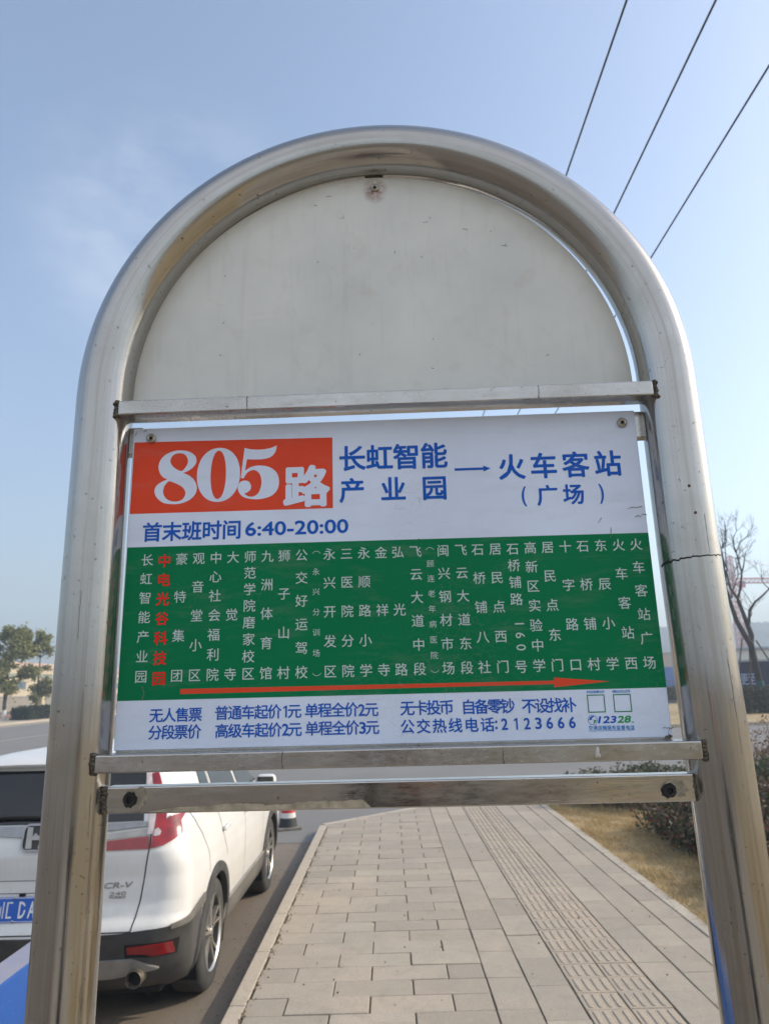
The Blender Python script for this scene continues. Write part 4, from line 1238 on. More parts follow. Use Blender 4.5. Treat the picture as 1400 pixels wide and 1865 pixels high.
# lower bumper cladding, sills, arches
patch('rear_bumper', [('x', 0, .26), ('x', .55, .26), ('x', .80, .26), ('y', .35, .25), ('y', .60, .25)], [('x', 0, .622), ('x', .55, .628), ('x', .80, .645), ('y', .35, .665), ('y', .60, .70)], 40, 10, .012, M_clad, skirt=.02)
patch('bumper_cap', [('x', .84, .632), ('y', .30, .645), ('y', .60, .66)], [('x', .84, .656), ('y', .30, .685), ('y', .60, .712)], 16, 3, .016, M_sill)
patch('reflector_recess', [('x', .585, .495), ('x', .86, .485)], [('x', .585, .568), ('x', .875, .572)], 12, 4, .0145, M_well)
patch('rear_reflector', [('x', .60, .515), ('x', .70, .512), ('x', .735, .498), ('x', .85, .497)], [('x', .60, .555), ('x', .70, .560), ('x', .735, .562), ('x', .842, .562)], 20, 4, .020, M_redlens2)
patch('skid_plate', [('x', 0, .375), ('x', .50, .385), ('x', .60, .40), ('x', .76, .42)], [('x', 0, .480), ('x', .50, .487), ('x', .62, .487), ('x', .77, .425)], 30, 6, .028, M_satin, skirt=.04)
patch('sill', [('y', 1.38, .24), ('y', 3.28, .24)], [('y', 1.42, .455), ('y', 3.24, .455)], 30, 8, .014, M_sill)
patch('sill_strip', [('y', 1.44, .462), ('y', 3.22, .462)], [('y', 1.44, .478), ('y', 3.22, .478)], 30, 2, .017, M_satin)
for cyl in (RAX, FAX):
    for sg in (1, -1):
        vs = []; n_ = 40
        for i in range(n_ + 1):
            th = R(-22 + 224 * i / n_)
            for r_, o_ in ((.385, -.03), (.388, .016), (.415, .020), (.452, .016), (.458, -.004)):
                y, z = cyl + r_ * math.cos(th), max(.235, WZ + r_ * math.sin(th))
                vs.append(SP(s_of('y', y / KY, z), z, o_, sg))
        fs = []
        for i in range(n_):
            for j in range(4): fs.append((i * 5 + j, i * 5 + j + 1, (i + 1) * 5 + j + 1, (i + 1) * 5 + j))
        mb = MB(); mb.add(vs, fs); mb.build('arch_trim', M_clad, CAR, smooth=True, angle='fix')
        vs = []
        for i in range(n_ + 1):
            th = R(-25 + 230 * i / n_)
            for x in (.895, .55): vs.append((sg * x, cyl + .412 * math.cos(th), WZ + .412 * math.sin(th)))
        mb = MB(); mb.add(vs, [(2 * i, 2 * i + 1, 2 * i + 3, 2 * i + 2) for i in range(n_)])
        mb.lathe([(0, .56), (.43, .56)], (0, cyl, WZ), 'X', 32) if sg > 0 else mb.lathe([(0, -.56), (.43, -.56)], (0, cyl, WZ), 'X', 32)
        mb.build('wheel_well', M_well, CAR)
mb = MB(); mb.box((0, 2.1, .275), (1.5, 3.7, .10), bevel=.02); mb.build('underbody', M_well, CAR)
# side glass
for A, B in (([('y', .88, 1.23), ('y', 1.16, 1.20)], [('y', .98, 1.47), ('y', 1.20, 1.50)]), ([('y', 1.25, 1.192), ('y', 2.05, 1.180)], [('y', 1.28, 1.505), ('y', 2.02, 1.515)]), ([('y', 2.15, 1.178), ('y', 2.92, 1.170)], [('y', 2.12, 1.515), ('y', 2.36, 1.505)])):
    patch('side_window', A, B, 18, 10, .005, M_glass)
patch('window_strip', [('y', .86, 1.176), ('y', 1.9, 1.160), ('y', 3.05, 1.150)], [('y', .87, 1.190), ('y', 1.9, 1.173), ('y', 3.05, 1.162)], 24, 2, .012, M_chrome)
seam('door_seam', [('y', 1.22, 1.50), ('y', 1.20, 1.10), ('y', 1.24, .95), ('y', 1.36, .80)], .007)
seam('door_seam', [('y', 2.10, 1.52), ('y', 2.12, 1.10), ('y', 2.12, .48)], .007)
seam('door_seam', [('y', 3.06, 1.10), ('y', 3.10, .80), ('y', 3.06, .48)], .007)
seam('door_seam', [('y', .42, 1.28), ('y', .60, 1.10), ('y', .74, .92), ('y', .76, .80)], .006)
for y in (1.30, 2.22):
    for sg in (1, -1):
        mb = MB(); p0 = SP(s_of('y', y, 1.005), 1.005, .022, sg)
        mb.box(p0, (.022, .17, .030), bevel=.010, rot=(0.05, 0, 0), seg=3)
        mb.box((p0[0] - sg * .014, p0[1] - .06, p0[2]), (.03, .02, .024), bevel=.006); mb.box((p0[0] - sg * .014, p0[1] + .06, p0[2]), (.03, .02, .024), bevel=.006)
        mb.build('door_handle', M_paint, CAR, smooth=True)
for sg in (1, -1):
    mb = MB(); mb.box((sg * 1.005, 2.52, 1.165), (.19, .12, .150), bevel=.045, seg=4); mb.box((sg * .90, 2.55, 1.115), (.10, .05, .03), bevel=.01)
    mir = mb.build('side_mirror', M_paint, CAR, smooth=True)
    mb = MB(); mb.box((sg * 1.008, 2.459, 1.168), (.155, .008, .112), bevel=.003); mb.build('mirror_glass', M_glass, mir)

def wheel(y, sg):
    tb = MB(); x0 = sg * .912; k = -sg
    prof = [(.245, 0), (.262, .004), (.300, .000), (.335, .008), (.352, .026), (WR, .05), (WR, .19), (.350, .215), (.30, .235), (.245, .235)]
    tb.lathe([(r_, k * h) for r_, h in prof], (x0, y, WZ), 'X', 64)
    w_ = empty('wheel', (0, 0, 0)); w_.parent = CAR
    ty = tb.build('tyre', M_tyre, w_, smooth=True, angle='fix')
    rb = MB()
    rb.lathe([(.248, k * .004), (.242, k * .001), (.231, k * .010), (.229, k * .016)], (x0, y, WZ), 'X', 64)
    bb = MB(); bb.lathe([(.229, k * .016), (.222, k * .05), (.215, k * .20)], (x0, y, WZ), 'X', 64); bb.build('barrel', M_rimdark, w_, smooth=True)
    # five split spokes
    for i in range(5):
        a = 2 * math.pi * i / 5 + .3
        for d_ in (-1, 1):
            a0, a1 = a + d_ * .13, a + d_ * .235
            pts = [(.052, a0 - .12 * 1, .016), (.14, a + d_ * .17, .020), (.232, a1, .010)]
            for hw in (0,):
                vs = []
                for r_, an, h in [(.050, a + d_ * .20, .020), (.14, a + d_ * .155, .022), (.235, a + d_ * .205, .012)]:
                    t_ = Vector((0, -math.sin(an), math.cos(an)))
                    c_ = Vector((x0 + k * h, y + r_ * math.cos(an), WZ + r_ * math.sin(an)))
                    for q, dd in ((-.0145, .03), (-.0095, 0), (.0095, 0), (.0145, .03)):
                        vs.append(c_ + t_ * q + Vector((k * dd, 0, 0)))
                rb.add(vs, [(4 * i_ + j, 4 * i_ + j + 1, 4 * i_ + j + 5, 4 * i_ + j + 4) for i_ in range(2) for j in range(3)])
    rb.lathe([(.0, k * .010), (.030, k * .010), (.034, k * .016), (.056, k * .020), (.062, k * .05)], (x0, y, WZ), 'X', 32)
    rb.build('rim', M_rim, w_, smooth=True, angle='fix')
    db = MB(); db.lathe([(0, k * .075), (.224, k * .075)], (x0, y, WZ), 'X', 40); db.build('brake_disc', M_rimdark, w_)
    for i in range(5):
        a = 2 * math.pi * i / 5 + .9
        MB().ball((x0 + k * .016, y + .045 * math.cos(a), WZ + .045 * math.sin(a)), (.006, .008, .008), sub=1).build('wheel_nut', M_rimdark, w_, smooth=True)
for y in (RAX, FAX):
    for sg in (1, -1): wheel(y, sg)
for sg in (1, -1):
    mb = MB(); mb.lathe([(.038, .25), (.040, .0), (.046, -.012), (.050, .0), (.050, .25)], (sg * .655, .02, .382), 'Y', 32)
    ex = mb.build('exhaust_pipe', M_pipe, CAR, smooth=True, angle='fix')
    mb = MB(); mb.lathe([(0, .03), (.041, .03)], (sg * .655, .02, .382), 'Y', 24); mb.build('pipe_hollow', M_well, ex)
# ------------------------------------------------------------------ street objects
def cone():
    c = empty('traffic_cone', (-1.57, 11.42, ROAD_Z), .3, 'red traffic cone with white band and black foot standing in front of the car', 'traffic cone')
    mb = MB(); mb.box((0, 0, .020), (.36, .36, .04), bevel=.012)
    mb.build('foot', simple('dusty_rubber_foot', (.16, .145, .125), .85, var=.3, scale=12), c)
    prof = lambda z: .135 - .105 * (z - .04) / .62
    def band(name, z0, z1, m, o):
        mb = MB(); mb.lathe([(prof(z0) + o, z0), (prof(z1) + o, z1)] + ([(.0, z1)] if z1 > .65 else []), (0, 0, 0), 'Z', 36)
        return mb.build(name, m, c, smooth=True)
    band('black_base', .04, .165, simple('cone_black', (.022, .022, .022), .6, var=.3, scale=9), .004)
    band('white_band', .165, .235, simple('cone_white', (.62, .60, .57), .55, var=.15, scale=9), .003)
    band('cone_body', .235, .44, simple('cone_red', (.50, .020, .022), .5, var=.2, scale=9), .0)
    band('white_band', .44, .54, simple('cone_white_top', (.62, .60, .57), .55), .002)
    band('cone_body', .54, .665, simple('cone_red_top', (.50, .020, .022), .5), .0)
cone()

def barrier():
    t = NT('dusty_blue_plastic'); v = t.coord(); g = t.n('NewGeometry')
    sx = t.n('SeparateXYZ'); t.l(g.outputs['Normal'], sx.inputs['Vector'])
    up = t.ramp(t.math('ADD', sx.outputs['Z'], t.math('MULTIPLY', t.noise(v, 30, 5), .3)), [(.75, 0.0), (1.0, .72)])
    dust = t.mix(t.ramp(t.noise(v, 7, 6), [(.3, 0.0), (.7, 1.0)]), (.36, .35, .40), (.42, .39, .40))  # lilac of the top: dust plus sky sheen put into the colour
    base = t.mix(t.ramp(t.noise(v, 2.5, 6), [(.35, 0.0), (.7, 1.0)]), (.006, .058, .25), (.008, .072, .30))
    vo = t.n('TexVoronoi'); vo.inputs['Scale'].default_value = 46; t.l(v, vo.inputs['Vector'])
    sp = t.ramp(t.math('ADD', vo.outputs['Distance'], t.math('MULTIPLY', t.noise(v, 9, 4), .5)), [(.30, 1.0), (.36, 0.0)])
    base = t.mix(t.math('MULTIPLY', sp, .8), base, (.42, .42, .52))
    t.set(Base_Color=t.mix(up, base, dust), Roughness=.42)
    t.bump(t.noise(v, 60, 4), .06, .003)
    b = empty('road_barrier', (-1.632, 2.60, ROAD_Z), 0, 'blue plastic road barrier with dusty top beside the left post', 'barrier')
    mb = MB()
    sec = [(-.20, 0.0), (.20, 0.0), (.20, .10), (.135, .24), (.085, .60), (.070, .905), (.062, .918), (-.062, .918), (-.070, .905), (-.085, .60), (-.135, .24), (-.20, .10)]
    ys = [-1.25, -1.22, 1.22, 1.25]; k_ = [.93, 1, 1, .93]
    vs = [(x * k, y, z * (1 - (1 - k) * .12)) for y, k in zip(ys, k_) for x, z in sec]; n = len(sec)
    fs = [(i * n + j, i * n + (j + 1) % n, (i + 1) * n + (j + 1) % n, (i + 1) * n + j) for i in range(3) for j in range(n)] + [tuple(range(n))[::-1], tuple(range(3 * n, 4 * n))]
    mb.add(vs, fs); mb.build('shell', t.mat, b, angle='fix', smooth=True)
    cp = simple('blue_cap', (.01, .06, .26), .5)
    mb = MB(); mb.lathe([(0, .935), (.04, .935), (.045, .928), (.045, .915)], (0, -.7, 0), 'Z', 24); mb.build('filler_cap', cp, b, smooth=True)
barrier()

# overhead cables
M_cable = simple('black_cable', (.018, .018, .02), .6)
def cable(pts, r, lab):
    mb = MB()
    P = []
    (x0, y0, z0), (x1, y1, z1) = pts
    for k in range(90):
        f = (k / 89) ** 1.6; y = y0 + (y1 - y0) * f
        P.append((x0 + (x1 - x0) * (y - y0) / (y1 - y0), y, z0 - .5 * math.sin(math.pi * f) * 0))
    mb.tube(P, r, n=8, ref=(0, 0, 1))
    o = mb.build('overhead_cable', M_cable, smooth=True); tag(o, lab, 'cable', 'overhead cables above the pavement')
cable([(3.30, -20, 10.4), (3.18, 300, 9.6)], .0155, 'black overhead cable nearest the arch top, meeting the arch highest up')
cable([(4.53, -20, 10.4), (3.60, 300, 9.6)], .0155, 'black overhead cable between the two others, crossing the sky')
cable([(5.78, -20, 10.4), (4.6, 300, 9.6)], .0155, 'black overhead cable farthest from the arch top, meeting the arch lowest down')

# ------------------------------------------------------------------ plants
def leaf_cards(cen, size, flat=0.0, asp=1.7):
    n = len(cen)
    d = rng.normal(size=(n, 3)); d[:, 2] = d[:, 2] * (1 - flat) + .25; d /= np.linalg.norm(d, axis=1)[:, None]
    r = rng.normal(size=(n, 3)); u = np.cross(d, r); u /= np.linalg.norm(u, axis=1)[:, None]
    w = np.cross(d, u)
    s = (size * rng.uniform(.6, 1.35, n))[:, None]
    V = np.stack([cen - u * s * asp * .5, cen - w * s * .42 + u * s * .05, cen + u * s * asp * .5, cen + w * s * .42 + u * s * .05], 1)
    return V.reshape(-1, 3), np.arange(4 * n).reshape(-1, 4)

def hedge(name, label, blocks, n, size, mat, twigmat, group=None):
    h = empty(name, (blocks[0][0], blocks[0][2], 0), 0, label, 'hedge', group)
    ox, oy = blocks[0][0], blocks[0][2]
    C = []; tw = MB()
    area = [(b[1] - b[0]) * (b[3] - b[2]) for b in blocks]
    for b, ar in zip(blocks, area):
        x0, x1, y0, y1, ht = b
        ns = max(10, int(ar * 26)); per = int(n * ar / sum(area) / ns) + 1
        for k in range(ns):
            x, y = random.uniform(x0, x1), random.uniform(y0, y1)
            H = ht * random.uniform(.72, 1.18) * (1 - .25 * (abs((x - (x0 + x1) / 2) / (x1 - x0) * 2) ** 6))
            for j in range(5):
                a = random.uniform(0, 6.28); sp = random.uniform(.06, .22)
                tip = (x - ox + sp * math.cos(a), y - oy + sp * math.sin(a), H * random.uniform(.8, 1.12))
                tw.bar((x - ox + .03 * math.cos(a), y - oy + .03 * math.sin(a), 0), tip, .006, .002, n=4, caps=False)
            t_ = rng.uniform(.12, 1.0, per) ** .75; a = rng.uniform(0, 2 * np.pi, per); q = rng.uniform(0, 1, per) ** .5 * (.08 + .17 * np.sin(np.clip(t_, 0, 1) * 2.6))
            C.append(np.c_[x - ox + q * np.cos(a), y - oy + q * np.sin(a), t_ * H + rng.normal(0, .02, per)])
    C = np.concatenate(C); V, F = leaf_cards(C, np.full(len(C), size))
    mesh_np('foliage', V, F, mat, h)
    tw.build('stems', twigmat, h)
    return h
M_twig = simple('twig_bark', (.10, .075, .055), .9, var=.3, scale=20)
M_leafred = island_mat('hedge_leaves', [(0, (.035, .055, .030)), (.30, (.060, .080, .040)), (.52, (.085, .060, .040)), (.74, (.12, .050, .035)), (.9, (.16, .10, .06)), (1, (.24, .17, .10))], .6, .15)
M_leafgreen = island_mat('hedge_leaves_green', [(0, (.040, .060, .035)), (.5, (.075, .095, .050)), (.8, (.105, .110, .060)), (1, (.16, .14, .085))], .6, .15)
hedge('hedge', 'low hedge with dark green and reddish leaves beside the right post', [(3.60, 4.8, 7.2, 10.3, .56), (3.26, 3.7, 7.9, 9.9, .36), (3.12, 4.0, 6.0, 7.6, .34), (4.4, 7.0, 6.3, 10.5, .58)], 62000, .040, M_leafred, M_twig)
hedge('hedge', 'clipped greyish green hedge along the far end of the lawn', [(2.95, 9.6, 11.4, 12.7, .52)], 30000, .038, M_leafgreen, M_twig)
# dry shrub by the side road
def twig_shrub(loc, h, n, lab):
    e = empty('dry_shrub', loc, 0, lab, 'shrub'); mb = MB()
    for k in range(n):
        a = random.uniform(0, 6.28); p = Vector((random.gauss(0, .22), random.gauss(0, .22), 0)); d = Vector((.35 * math.cos(a), .35 * math.sin(a), 1)).normalized()
        L = h * random.uniform(.6, 1.1)
        q = p + d * L * .6; mb.bar(p, q, .008, .005, n=4, caps=False)
        for j in range(4):
            d2 = (d + Vector((random.gauss(0, .5), random.gauss(0, .5), random.gauss(0, .3)))).normalized(); s0 = p + d * L * random.uniform(.3, .6)
            mb.bar(s0, s0 + d2 * L * .45, .005, .002, n=4, caps=False)
    mb.build('branches', simple('dry_branch', (.20, .13, .085), .9, var=.3, scale=20), e)
    C = rng.normal(size=(900, 3)) * (.32, .32, .25) + (0, 0, h * .6); V, F = leaf_cards(C, np.full(900, .04))
    mesh_np('dry_leaves', V, F, island_mat('dry_leaf', [(0, (.16, .095, .055)), (1, (.27, .18, .11))], .8, .2), e)
twig_shrub((7.35, 14.2, 0), 1.05, 40, 'bare brown shrub by the side road beside the right post')

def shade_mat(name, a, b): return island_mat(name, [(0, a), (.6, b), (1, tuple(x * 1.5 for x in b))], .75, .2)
M_bark = simple('tree_bark', (.055, .046, .038), .95, var=.35, scale=4, bump=.4)
M_lime = simple('limewashed_bark', (.62, .60, .56), .9, var=.12, scale=5)
def leafy_tree(loc, H, clumps, nleaf, lab, grp, lsize, mat, r0=.14, bare=.0, seed=1):
    random.seed(seed)
    e = empty('street_tree', loc, 0, lab, 'tree', grp)
    tr = MB()
    P = [(0, 0, 0)]; n = 9
    for k in range(1, n + 1): P.append((P[-1][0] + random.gauss(0, .035), P[-1][1] + random.gauss(0, .035), H * .93 * k / n))
    for k in range(n): tr.bar(P[k], P[k + 1], r0 * (1 - .085 * k), r0 * (1 - .085 * (k + 1)), n=10, caps=False)
    C = []
    tot = sum(c[3] ** 2 for c in clumps)
    for (cx_, cy_, cz_, cr_) in clumps:
        i = min(n - 1, max(1, int(n * (cz_ - cr_ * .6) / (H * .93)))); a = Vector(P[i]); b = Vector((cx_, cy_, cz_))
        mid = a.lerp(b, .55) + Vector((0, 0, -.08 * cr_)); tr.bar(a, mid, .05, .035, n=6, caps=False); tr.bar(mid, b, .035, .015, n=6, caps=False)
        for j in range(7):
            d_ = Vector((random.gauss(0, 1), random.gauss(0, 1), random.gauss(.2, .7))).normalized() * cr_ * .95
            tr.bar(b - d_ * .1, b + d_, .018, .006, n=4, caps=False)
            m_ = int(nleaf * cr_ ** 2 / tot / 7); t_ = rng.uniform(.25, 1.05, m_)
            C.append(np.array(b) + np.array(d_) * t_[:, None] + rng.normal(0, .16 * cr_ + .05, (m_, 3)))
        m_ = int(nleaf * cr_ ** 2 / tot * .35); C.append(np.array(b) + rng.normal(0, .42 * cr_, (m_, 3)))
    C = np.concatenate(C); V, F = leaf_cards(C, np.full(len(C), lsize))
    mesh_np('crown', V, F, mat, e)
    t_ob = tr.build('trunk', M_bark, e, smooth=True)
    lw = MB(); lw.bar((0, 0, 0), (P[1][0], P[1][1], min(P[1][2], 1.1)), r0 * 1.10, r0 * 1.04, n=12, caps=False); lw.build('limewash', M_lime, t_ob, smooth=True)
    return e
M_lf1 = shade_mat('olive_leaves', (.12, .135, .045), (.215, .215, .080))
random.seed(3)
def clumpset(spec):
    return spec
A_ = []
for k in range(26):
    z = random.uniform(2.3, 7.9); w_ = 2.0 * math.sin(math.pi * min(1, max(.12, (z - 1.4) / 7.2)) ** .9) + .3
    a = random.uniform(0, 6.28); q = w_ * math.sqrt(random.random()) * .85
    A_.append((q * math.cos(a) + .1, q * math.sin(a), z, random.uniform(.45, .80)))
leafy_tree((-33.05, 63, 0), 8.3, A_, 7000, 'tall dense roadside tree with limewashed trunk, bushier than the slim one next to it', 'trees along the far side of the road', .17, M_lf1, .17, seed=5)
B_ = [(0, 0, 7.3, .75), (.4, .1, 6.7, .6), (-.55, -.1, 6.5, .6), (.75, 0, 6.1, .5), (-.75, .2, 5.9, .42), (.1, .4, 6.3, .55), (.5, .3, 4.5, .32), (-.5, 0, 4.2, .28), (.7, -.2, 3.2, .60), (-.55, .3, 2.6, .5), (.35, .4, 2.3, .65), (1.0, .2, 2.6, .6), (.0, -.3, 1.8, .5)]
leafy_tree((-33.05, 68.6, 0), 7.6, B_, 3200, 'slim roadside tree with bare middle trunk between two leafier trees', 'trees along the far side of the road', .16, M_lf1, .13, seed=6)
C_ = [(0, 0, 6.4, .9), (-.8, 0, 5.9, .6), (.7, .3, 5.8, .8), (-.9, .2, 4.9, .5), (.3, 0, 4.9, .8), (-.6, .3, 3.2, .5), (.5, .0, 3.0, .8), (-.4, 0, 2.2, .6), (.3, .2, 1.9, .6)]
leafy_tree((-32.9, 76.0, 0), 7.0, C_, 3600, 'roadside tree half hidden behind the left post', 'trees along the far side of the road', .16, M_lf1, .13, seed=8)
# clipped dark hedge over the road
def dark_hedge(name, lab, loc, L, W, H, n, size, mat, rz=0.0):
    h = empty(name, loc, rz, lab, 'hedge')
    k = rng.integers(0, 3, n); x = rng.uniform(-W / 2, W / 2, n); y = rng.uniform(-L / 2, L / 2, n); z = rng.uniform(.05, H, n)
    s_ = np.sign(x); x = np.where(k == 0, s_ * W / 2 + rng.normal(0, .05, n), x); z = np.where(k == 1, H + rng.normal(0, .05, n), z)
    y = np.where((k == 2), np.sign(y) * L / 2 + rng.normal(0, .05, n), y)
    x2 = rng.uniform(-W / 2, W / 2, n); y2 = rng.uniform(-L / 2, L / 2, n); z2 = rng.uniform(.05, H * .95, n)
    C = np.concatenate([np.c_[x, y, z], np.c_[x2, y2, z2]]); C[:, 2] *= 1 + .06 * np.sin(C[:, 1] * 3) + .04 * np.sin(C[:, 0] * 5)
    V, F = leaf_cards(C, np.full(len(C), size)); mesh_np('foliage', V, F, mat, h)
    st = MB()
    for j in range(int(L * W * 1.2) + 6):
        px_, py_ = random.uniform(-W / 2, W / 2) * .8, random.uniform(-L / 2, L / 2) * .95; st.bar((px_, py_, 0), (px_ + random.gauss(0, .1), py_ + random.gauss(0, .1), H * .8), .02, .01, n=4, caps=False)
    st.build('stems', M_twig, h)
M_dkl = shade_mat('dark_hedge_leaves', (.020, .028, .016), (.040, .050, .026))
dark_hedge('clipped_hedge', 'dark clipped hedge across the road below the slim tree', (-31.3, 69.5, 0), 14.5, 1.6, 1.0, 9000, .11, M_dkl)

# ------------------------------------------------------------------ far side of the road, left
M_wallb = simple('beige_render', (.50, .42, .30), .9, var=.08, scale=.6)
M_wallt = simple('pinkish_roof_edge', (.50, .36, .30), .9, var=.08, scale=.6)
M_band = simple('grey_green_band', (.25, .27, .23), .8)
M_pane = simple('far_window_pane', (.10, .15, .20), .15)
b = empty('factory_building', (-58, 130, 0), 0, 'long low beige factory building behind the roadside trees', 'building')
mb = MB(); mb.box((0, 0, 3.0), (12, 150, 6.0)); mb.build('wall', M_wallb, b)
mb = MB(); mb.box((0.1, 0, 6.35), (12.4, 150.4, .7), bevel=.05); mb.build('roof_edge', M_wallt, b)
mb = MB(); mb.box((6.05, 0, 4.9), (.18, 150, .5)); mb.build('grey_band', M_band, b)
for k in range(24):
    y = -70 + 6.1 * k
    mb = MB(); mb.box((6.06, y, 3.55), (.12, 2.6, 1.1), bevel=.02); w_ = mb.build('window', M_band, b)
    for q in (-.62, .62): MB().box((6.10, y + q, 3.55), (.10, 1.1, .9)).build('pane', M_pane, w_)
# fence with pale gate piers
M_fence = simple('grey_blue_fence', (.16, .19, .23), .6, .2, var=.15, scale=1)
f = empty('railing_fence', (-38.5, 85, 0), 0, 'grey blue railing fence between the trees and the factory', 'fence')
mb = MB()
for k in range(300): mb.box((0, -22 + k * .2, 1.0), (.03, .045, 2.0))
mb.build('bars', M_fence, f)
for z in (.25, 1.0, 1.85): MB().box((0.05, 8, z), (.05, 60.2, .06)).build('rail', M_fence, f)
mb = MB(); mb.box((0, 8, .12), (.3, 60, .24)); mb.build('fence_base', simple('brick_red_base', (.28, .13, .10), .9, var=.2, scale=2), f)
M_pier = simple('yellowish_pier', (.52, .44, .27), .9, var=.1, scale=2)
for i, y in enumerate((66.3, 79.5, 92)):
    p_ = empty('gate_pier', (-37.9, y, 0), 0, ['pale yellow gate pier left of the dense tree', 'pale yellow gate pier beside the slim tree', 'pale yellow gate pier hidden behind the left post'][i], 'gate pier', 'gate piers in the railing fence')
    mb = MB(); mb.box((0, 0, 1.1), (.62, .62, 2.2), bevel=.02); mb.build('shaft', M_pier, p_)
    mb = MB(); mb.box((0, 0, 2.28), (.80, .80, .16), bevel=.03); mb.build('cap', M_pier, p_)

# ------------------------------------------------------------------ far side, right
def bare_tree():
    M_bark = simple('wet_dark_bark', (.030, .025, .022), .95, var=.35, scale=4, bump=.4)
    e = empty('bare_tree', (21.0, 42.0, 0), 0, 'bare forked tree with green wrapped trunk on the far verge', 'tree')
    K = lambda cx_, cy_, d=0.0: Vector(((cx_ / 7.17 + 1320 - 1368.1) * .0332 + .08, d, (1174 - (cy_ / 7.17 + 940)) * .0333 + 3.75))
    tr = MB(); br = MB()
    def limb(m, pts, r0, r1, d0=0.0, d1=0.0):
        n = len(pts) - 1
        P = [K(x, y, d0 + (d1 - d0) * i / n + random.gauss(0, .05)) for i, (x, y) in enumerate(pts)]
        for i in range(n): m.bar(P[i], P[i + 1], 1.3 * (r0 + (r1 - r0) * i / n) + .006, 1.3 * (r0 + (r1 - r0) * (i + 1) / n) + .006, n=8, caps=False)
    B0 = [Vector((.42, 0, 0)), Vector((.30, 0, 1.2)), Vector((.18, 0, 2.5)), K(345, 1680)]
    for i in range(3): tr.bar(B0[i], B0[i + 1], .20 - .012 * i, .20 - .012 * (i + 1), n=12, caps=False)
    limb(tr, [(345, 1680), (260, 1530), (190, 1380), (140, 1230), (110, 1100), (75, 960), (62, 850), (66, 650), (50, 500)], .125, .035, 0, -.9)
    limb(tr, [(345, 1700), (392, 1560), (375, 1420), (345, 1250), (330, 1100)], .13, .07, 0, .6)
    for pts, a, b_, d0, d1 in (([(100, 1080), (50, 1020), (0, 970), (-60, 900)], .05, .02, -.6, -1.4), ([(75, 930), (40, 870), (0, 810), (-50, 740)], .045, .018, -.7, .2), ([(130, 1100), (170, 1020), (240, 950), (300, 880), (370, 780), (400, 540)], .04, .012, -.5, .8),
            ([(66, 640), (130, 700), (180, 740)], .035, .03, -.8, 0), ([(180, 740), (165, 600), (156, 460), (180, 350), (172, 190)], .028, .010, 0, -.6), ([(160, 440), (215, 330), (262, 228)], .022, .008, -.2, .5),
            ([(330, 1100), (240, 950), (200, 800), (180, 740), (120, 690)], .055, .03, .6, 0), ([(330, 1100), (400, 950), (430, 830), (455, 740), (440, 600), (435, 460), (425, 390), (445, 260), (510, 160)], .055, .010, .6, 1.2),
            ([(455, 740), (520, 640), (574, 530), (640, 420)], .035, .012, .8, 1.6), ([(375, 1420), (400, 1250), (450, 1150), (510, 1090), (574, 1020), (660, 900), (700, 760)], .06, .015, .2, -1.2), ([(390, 1340), (440, 1300), (485, 1255), (480, 1160)], .025, .01, .1, .8),
            ([(435, 460), (395, 415), (350, 370)], .02, .008, 1.0, .3), ([(440, 470), (485, 340), (540, 280), (574, 190)], .024, .008, 1.0, .2), ([(50, 490), (20, 450), (-30, 330), (-40, 250)], .022, .008, -.9, -.4), ([(50, 490), (46, 240)], .022, .012, -.9, -.7), ([(55, 480), (85, 380), (105, 190)], .018, .006, -.9, -1.3),
            ([(60, 480), (130, 400), (190, 380), (215, 260)], .018, .006, -.9, 0), ([(80, 480), (140, 330), (165, 185), (205, 165)], .018, .006, -.8, .3), ([(45, 600), (0, 540), (-40, 500)], .02, .007, -.8, 0), ([(440, 620), (480, 560), (560, 490), (640, 440)], .02, .007, 1, 1.6), ([(480, 560), (486, 400)], .014, .006, 1.2, 1), ([(430, 290), (420, 210)], .010, .004, 1.1, 1.0), ([(340, 1650), (325, 1590), (345, 1540)], .02, .012, 0, .3),
            ([(574, 1020), (560, 900), (600, 800)], .02, .007, -.9, 0), ([(480, 1160), (420, 960), (330, 860)], .014, .005, .5, 1.0), ([(0, 810), (-10, 600), (-50, 480)], .02, .007, .1, .6)):
        limb(br, pts, a, b_, d0, d1)
    random.seed(11)
    def spray(p, d, L, r, depth):
        q = p + d * L; br.bar(p, q, r, r * .6, n=4, caps=False)
        if depth:
            for k in range(random.choice((2, 3))):
                d2 = (d + Vector((random.gauss(0, .45), random.gauss(0, .45), random.gauss(.1, .25)))).normalized(); spray(p.lerp(q, random.uniform(.45, 1)), d2, L * random.uniform(.5, .8), r * .65, depth - 1)
    for (x, y, dd) in ((50, 490, -.9), (160, 440, -.2), (172, 300, -.5), (-40, 480, -.6), (-60, 720, 0), (400, 560, .8), (350, 380, .3), (435, 460, 1.0), (510, 170, 1.2), (574, 530, 1.4), (560, 880, -.5), (650, 900, -.9), (485, 1255, .8), (330, 860, .9), (370, 780, .6), (262, 228, .4), (0, 980, -1), (240, 950, .2), (540, 300, .3), (640, 440, 1.4)):
        p0 = K(x, y, dd)
        for j in range(3): spray(p0, Vector((random.gauss(0, .55), random.gauss(0, .5), random.uniform(.4, 1.1))).normalized(), random.uniform(.5, 1.0), .014, 2)
    tr.build('trunk', M_bark, e, smooth=True)
    br.build('branches', M_bark, e, smooth=True)
    gw = MB(); gw.bar((.42, 0, .05), (.26, 0, 1.72), .222, .205, n=14, caps=False)
    gw.build('green_wrap', simple('green_tree_wrap', (.012, .075, .062), .7, var=.2, scale=6), e, smooth=True)
    M_prop = simple('prop_pole', (.13, .095, .065), .9, var=.25, scale=6)
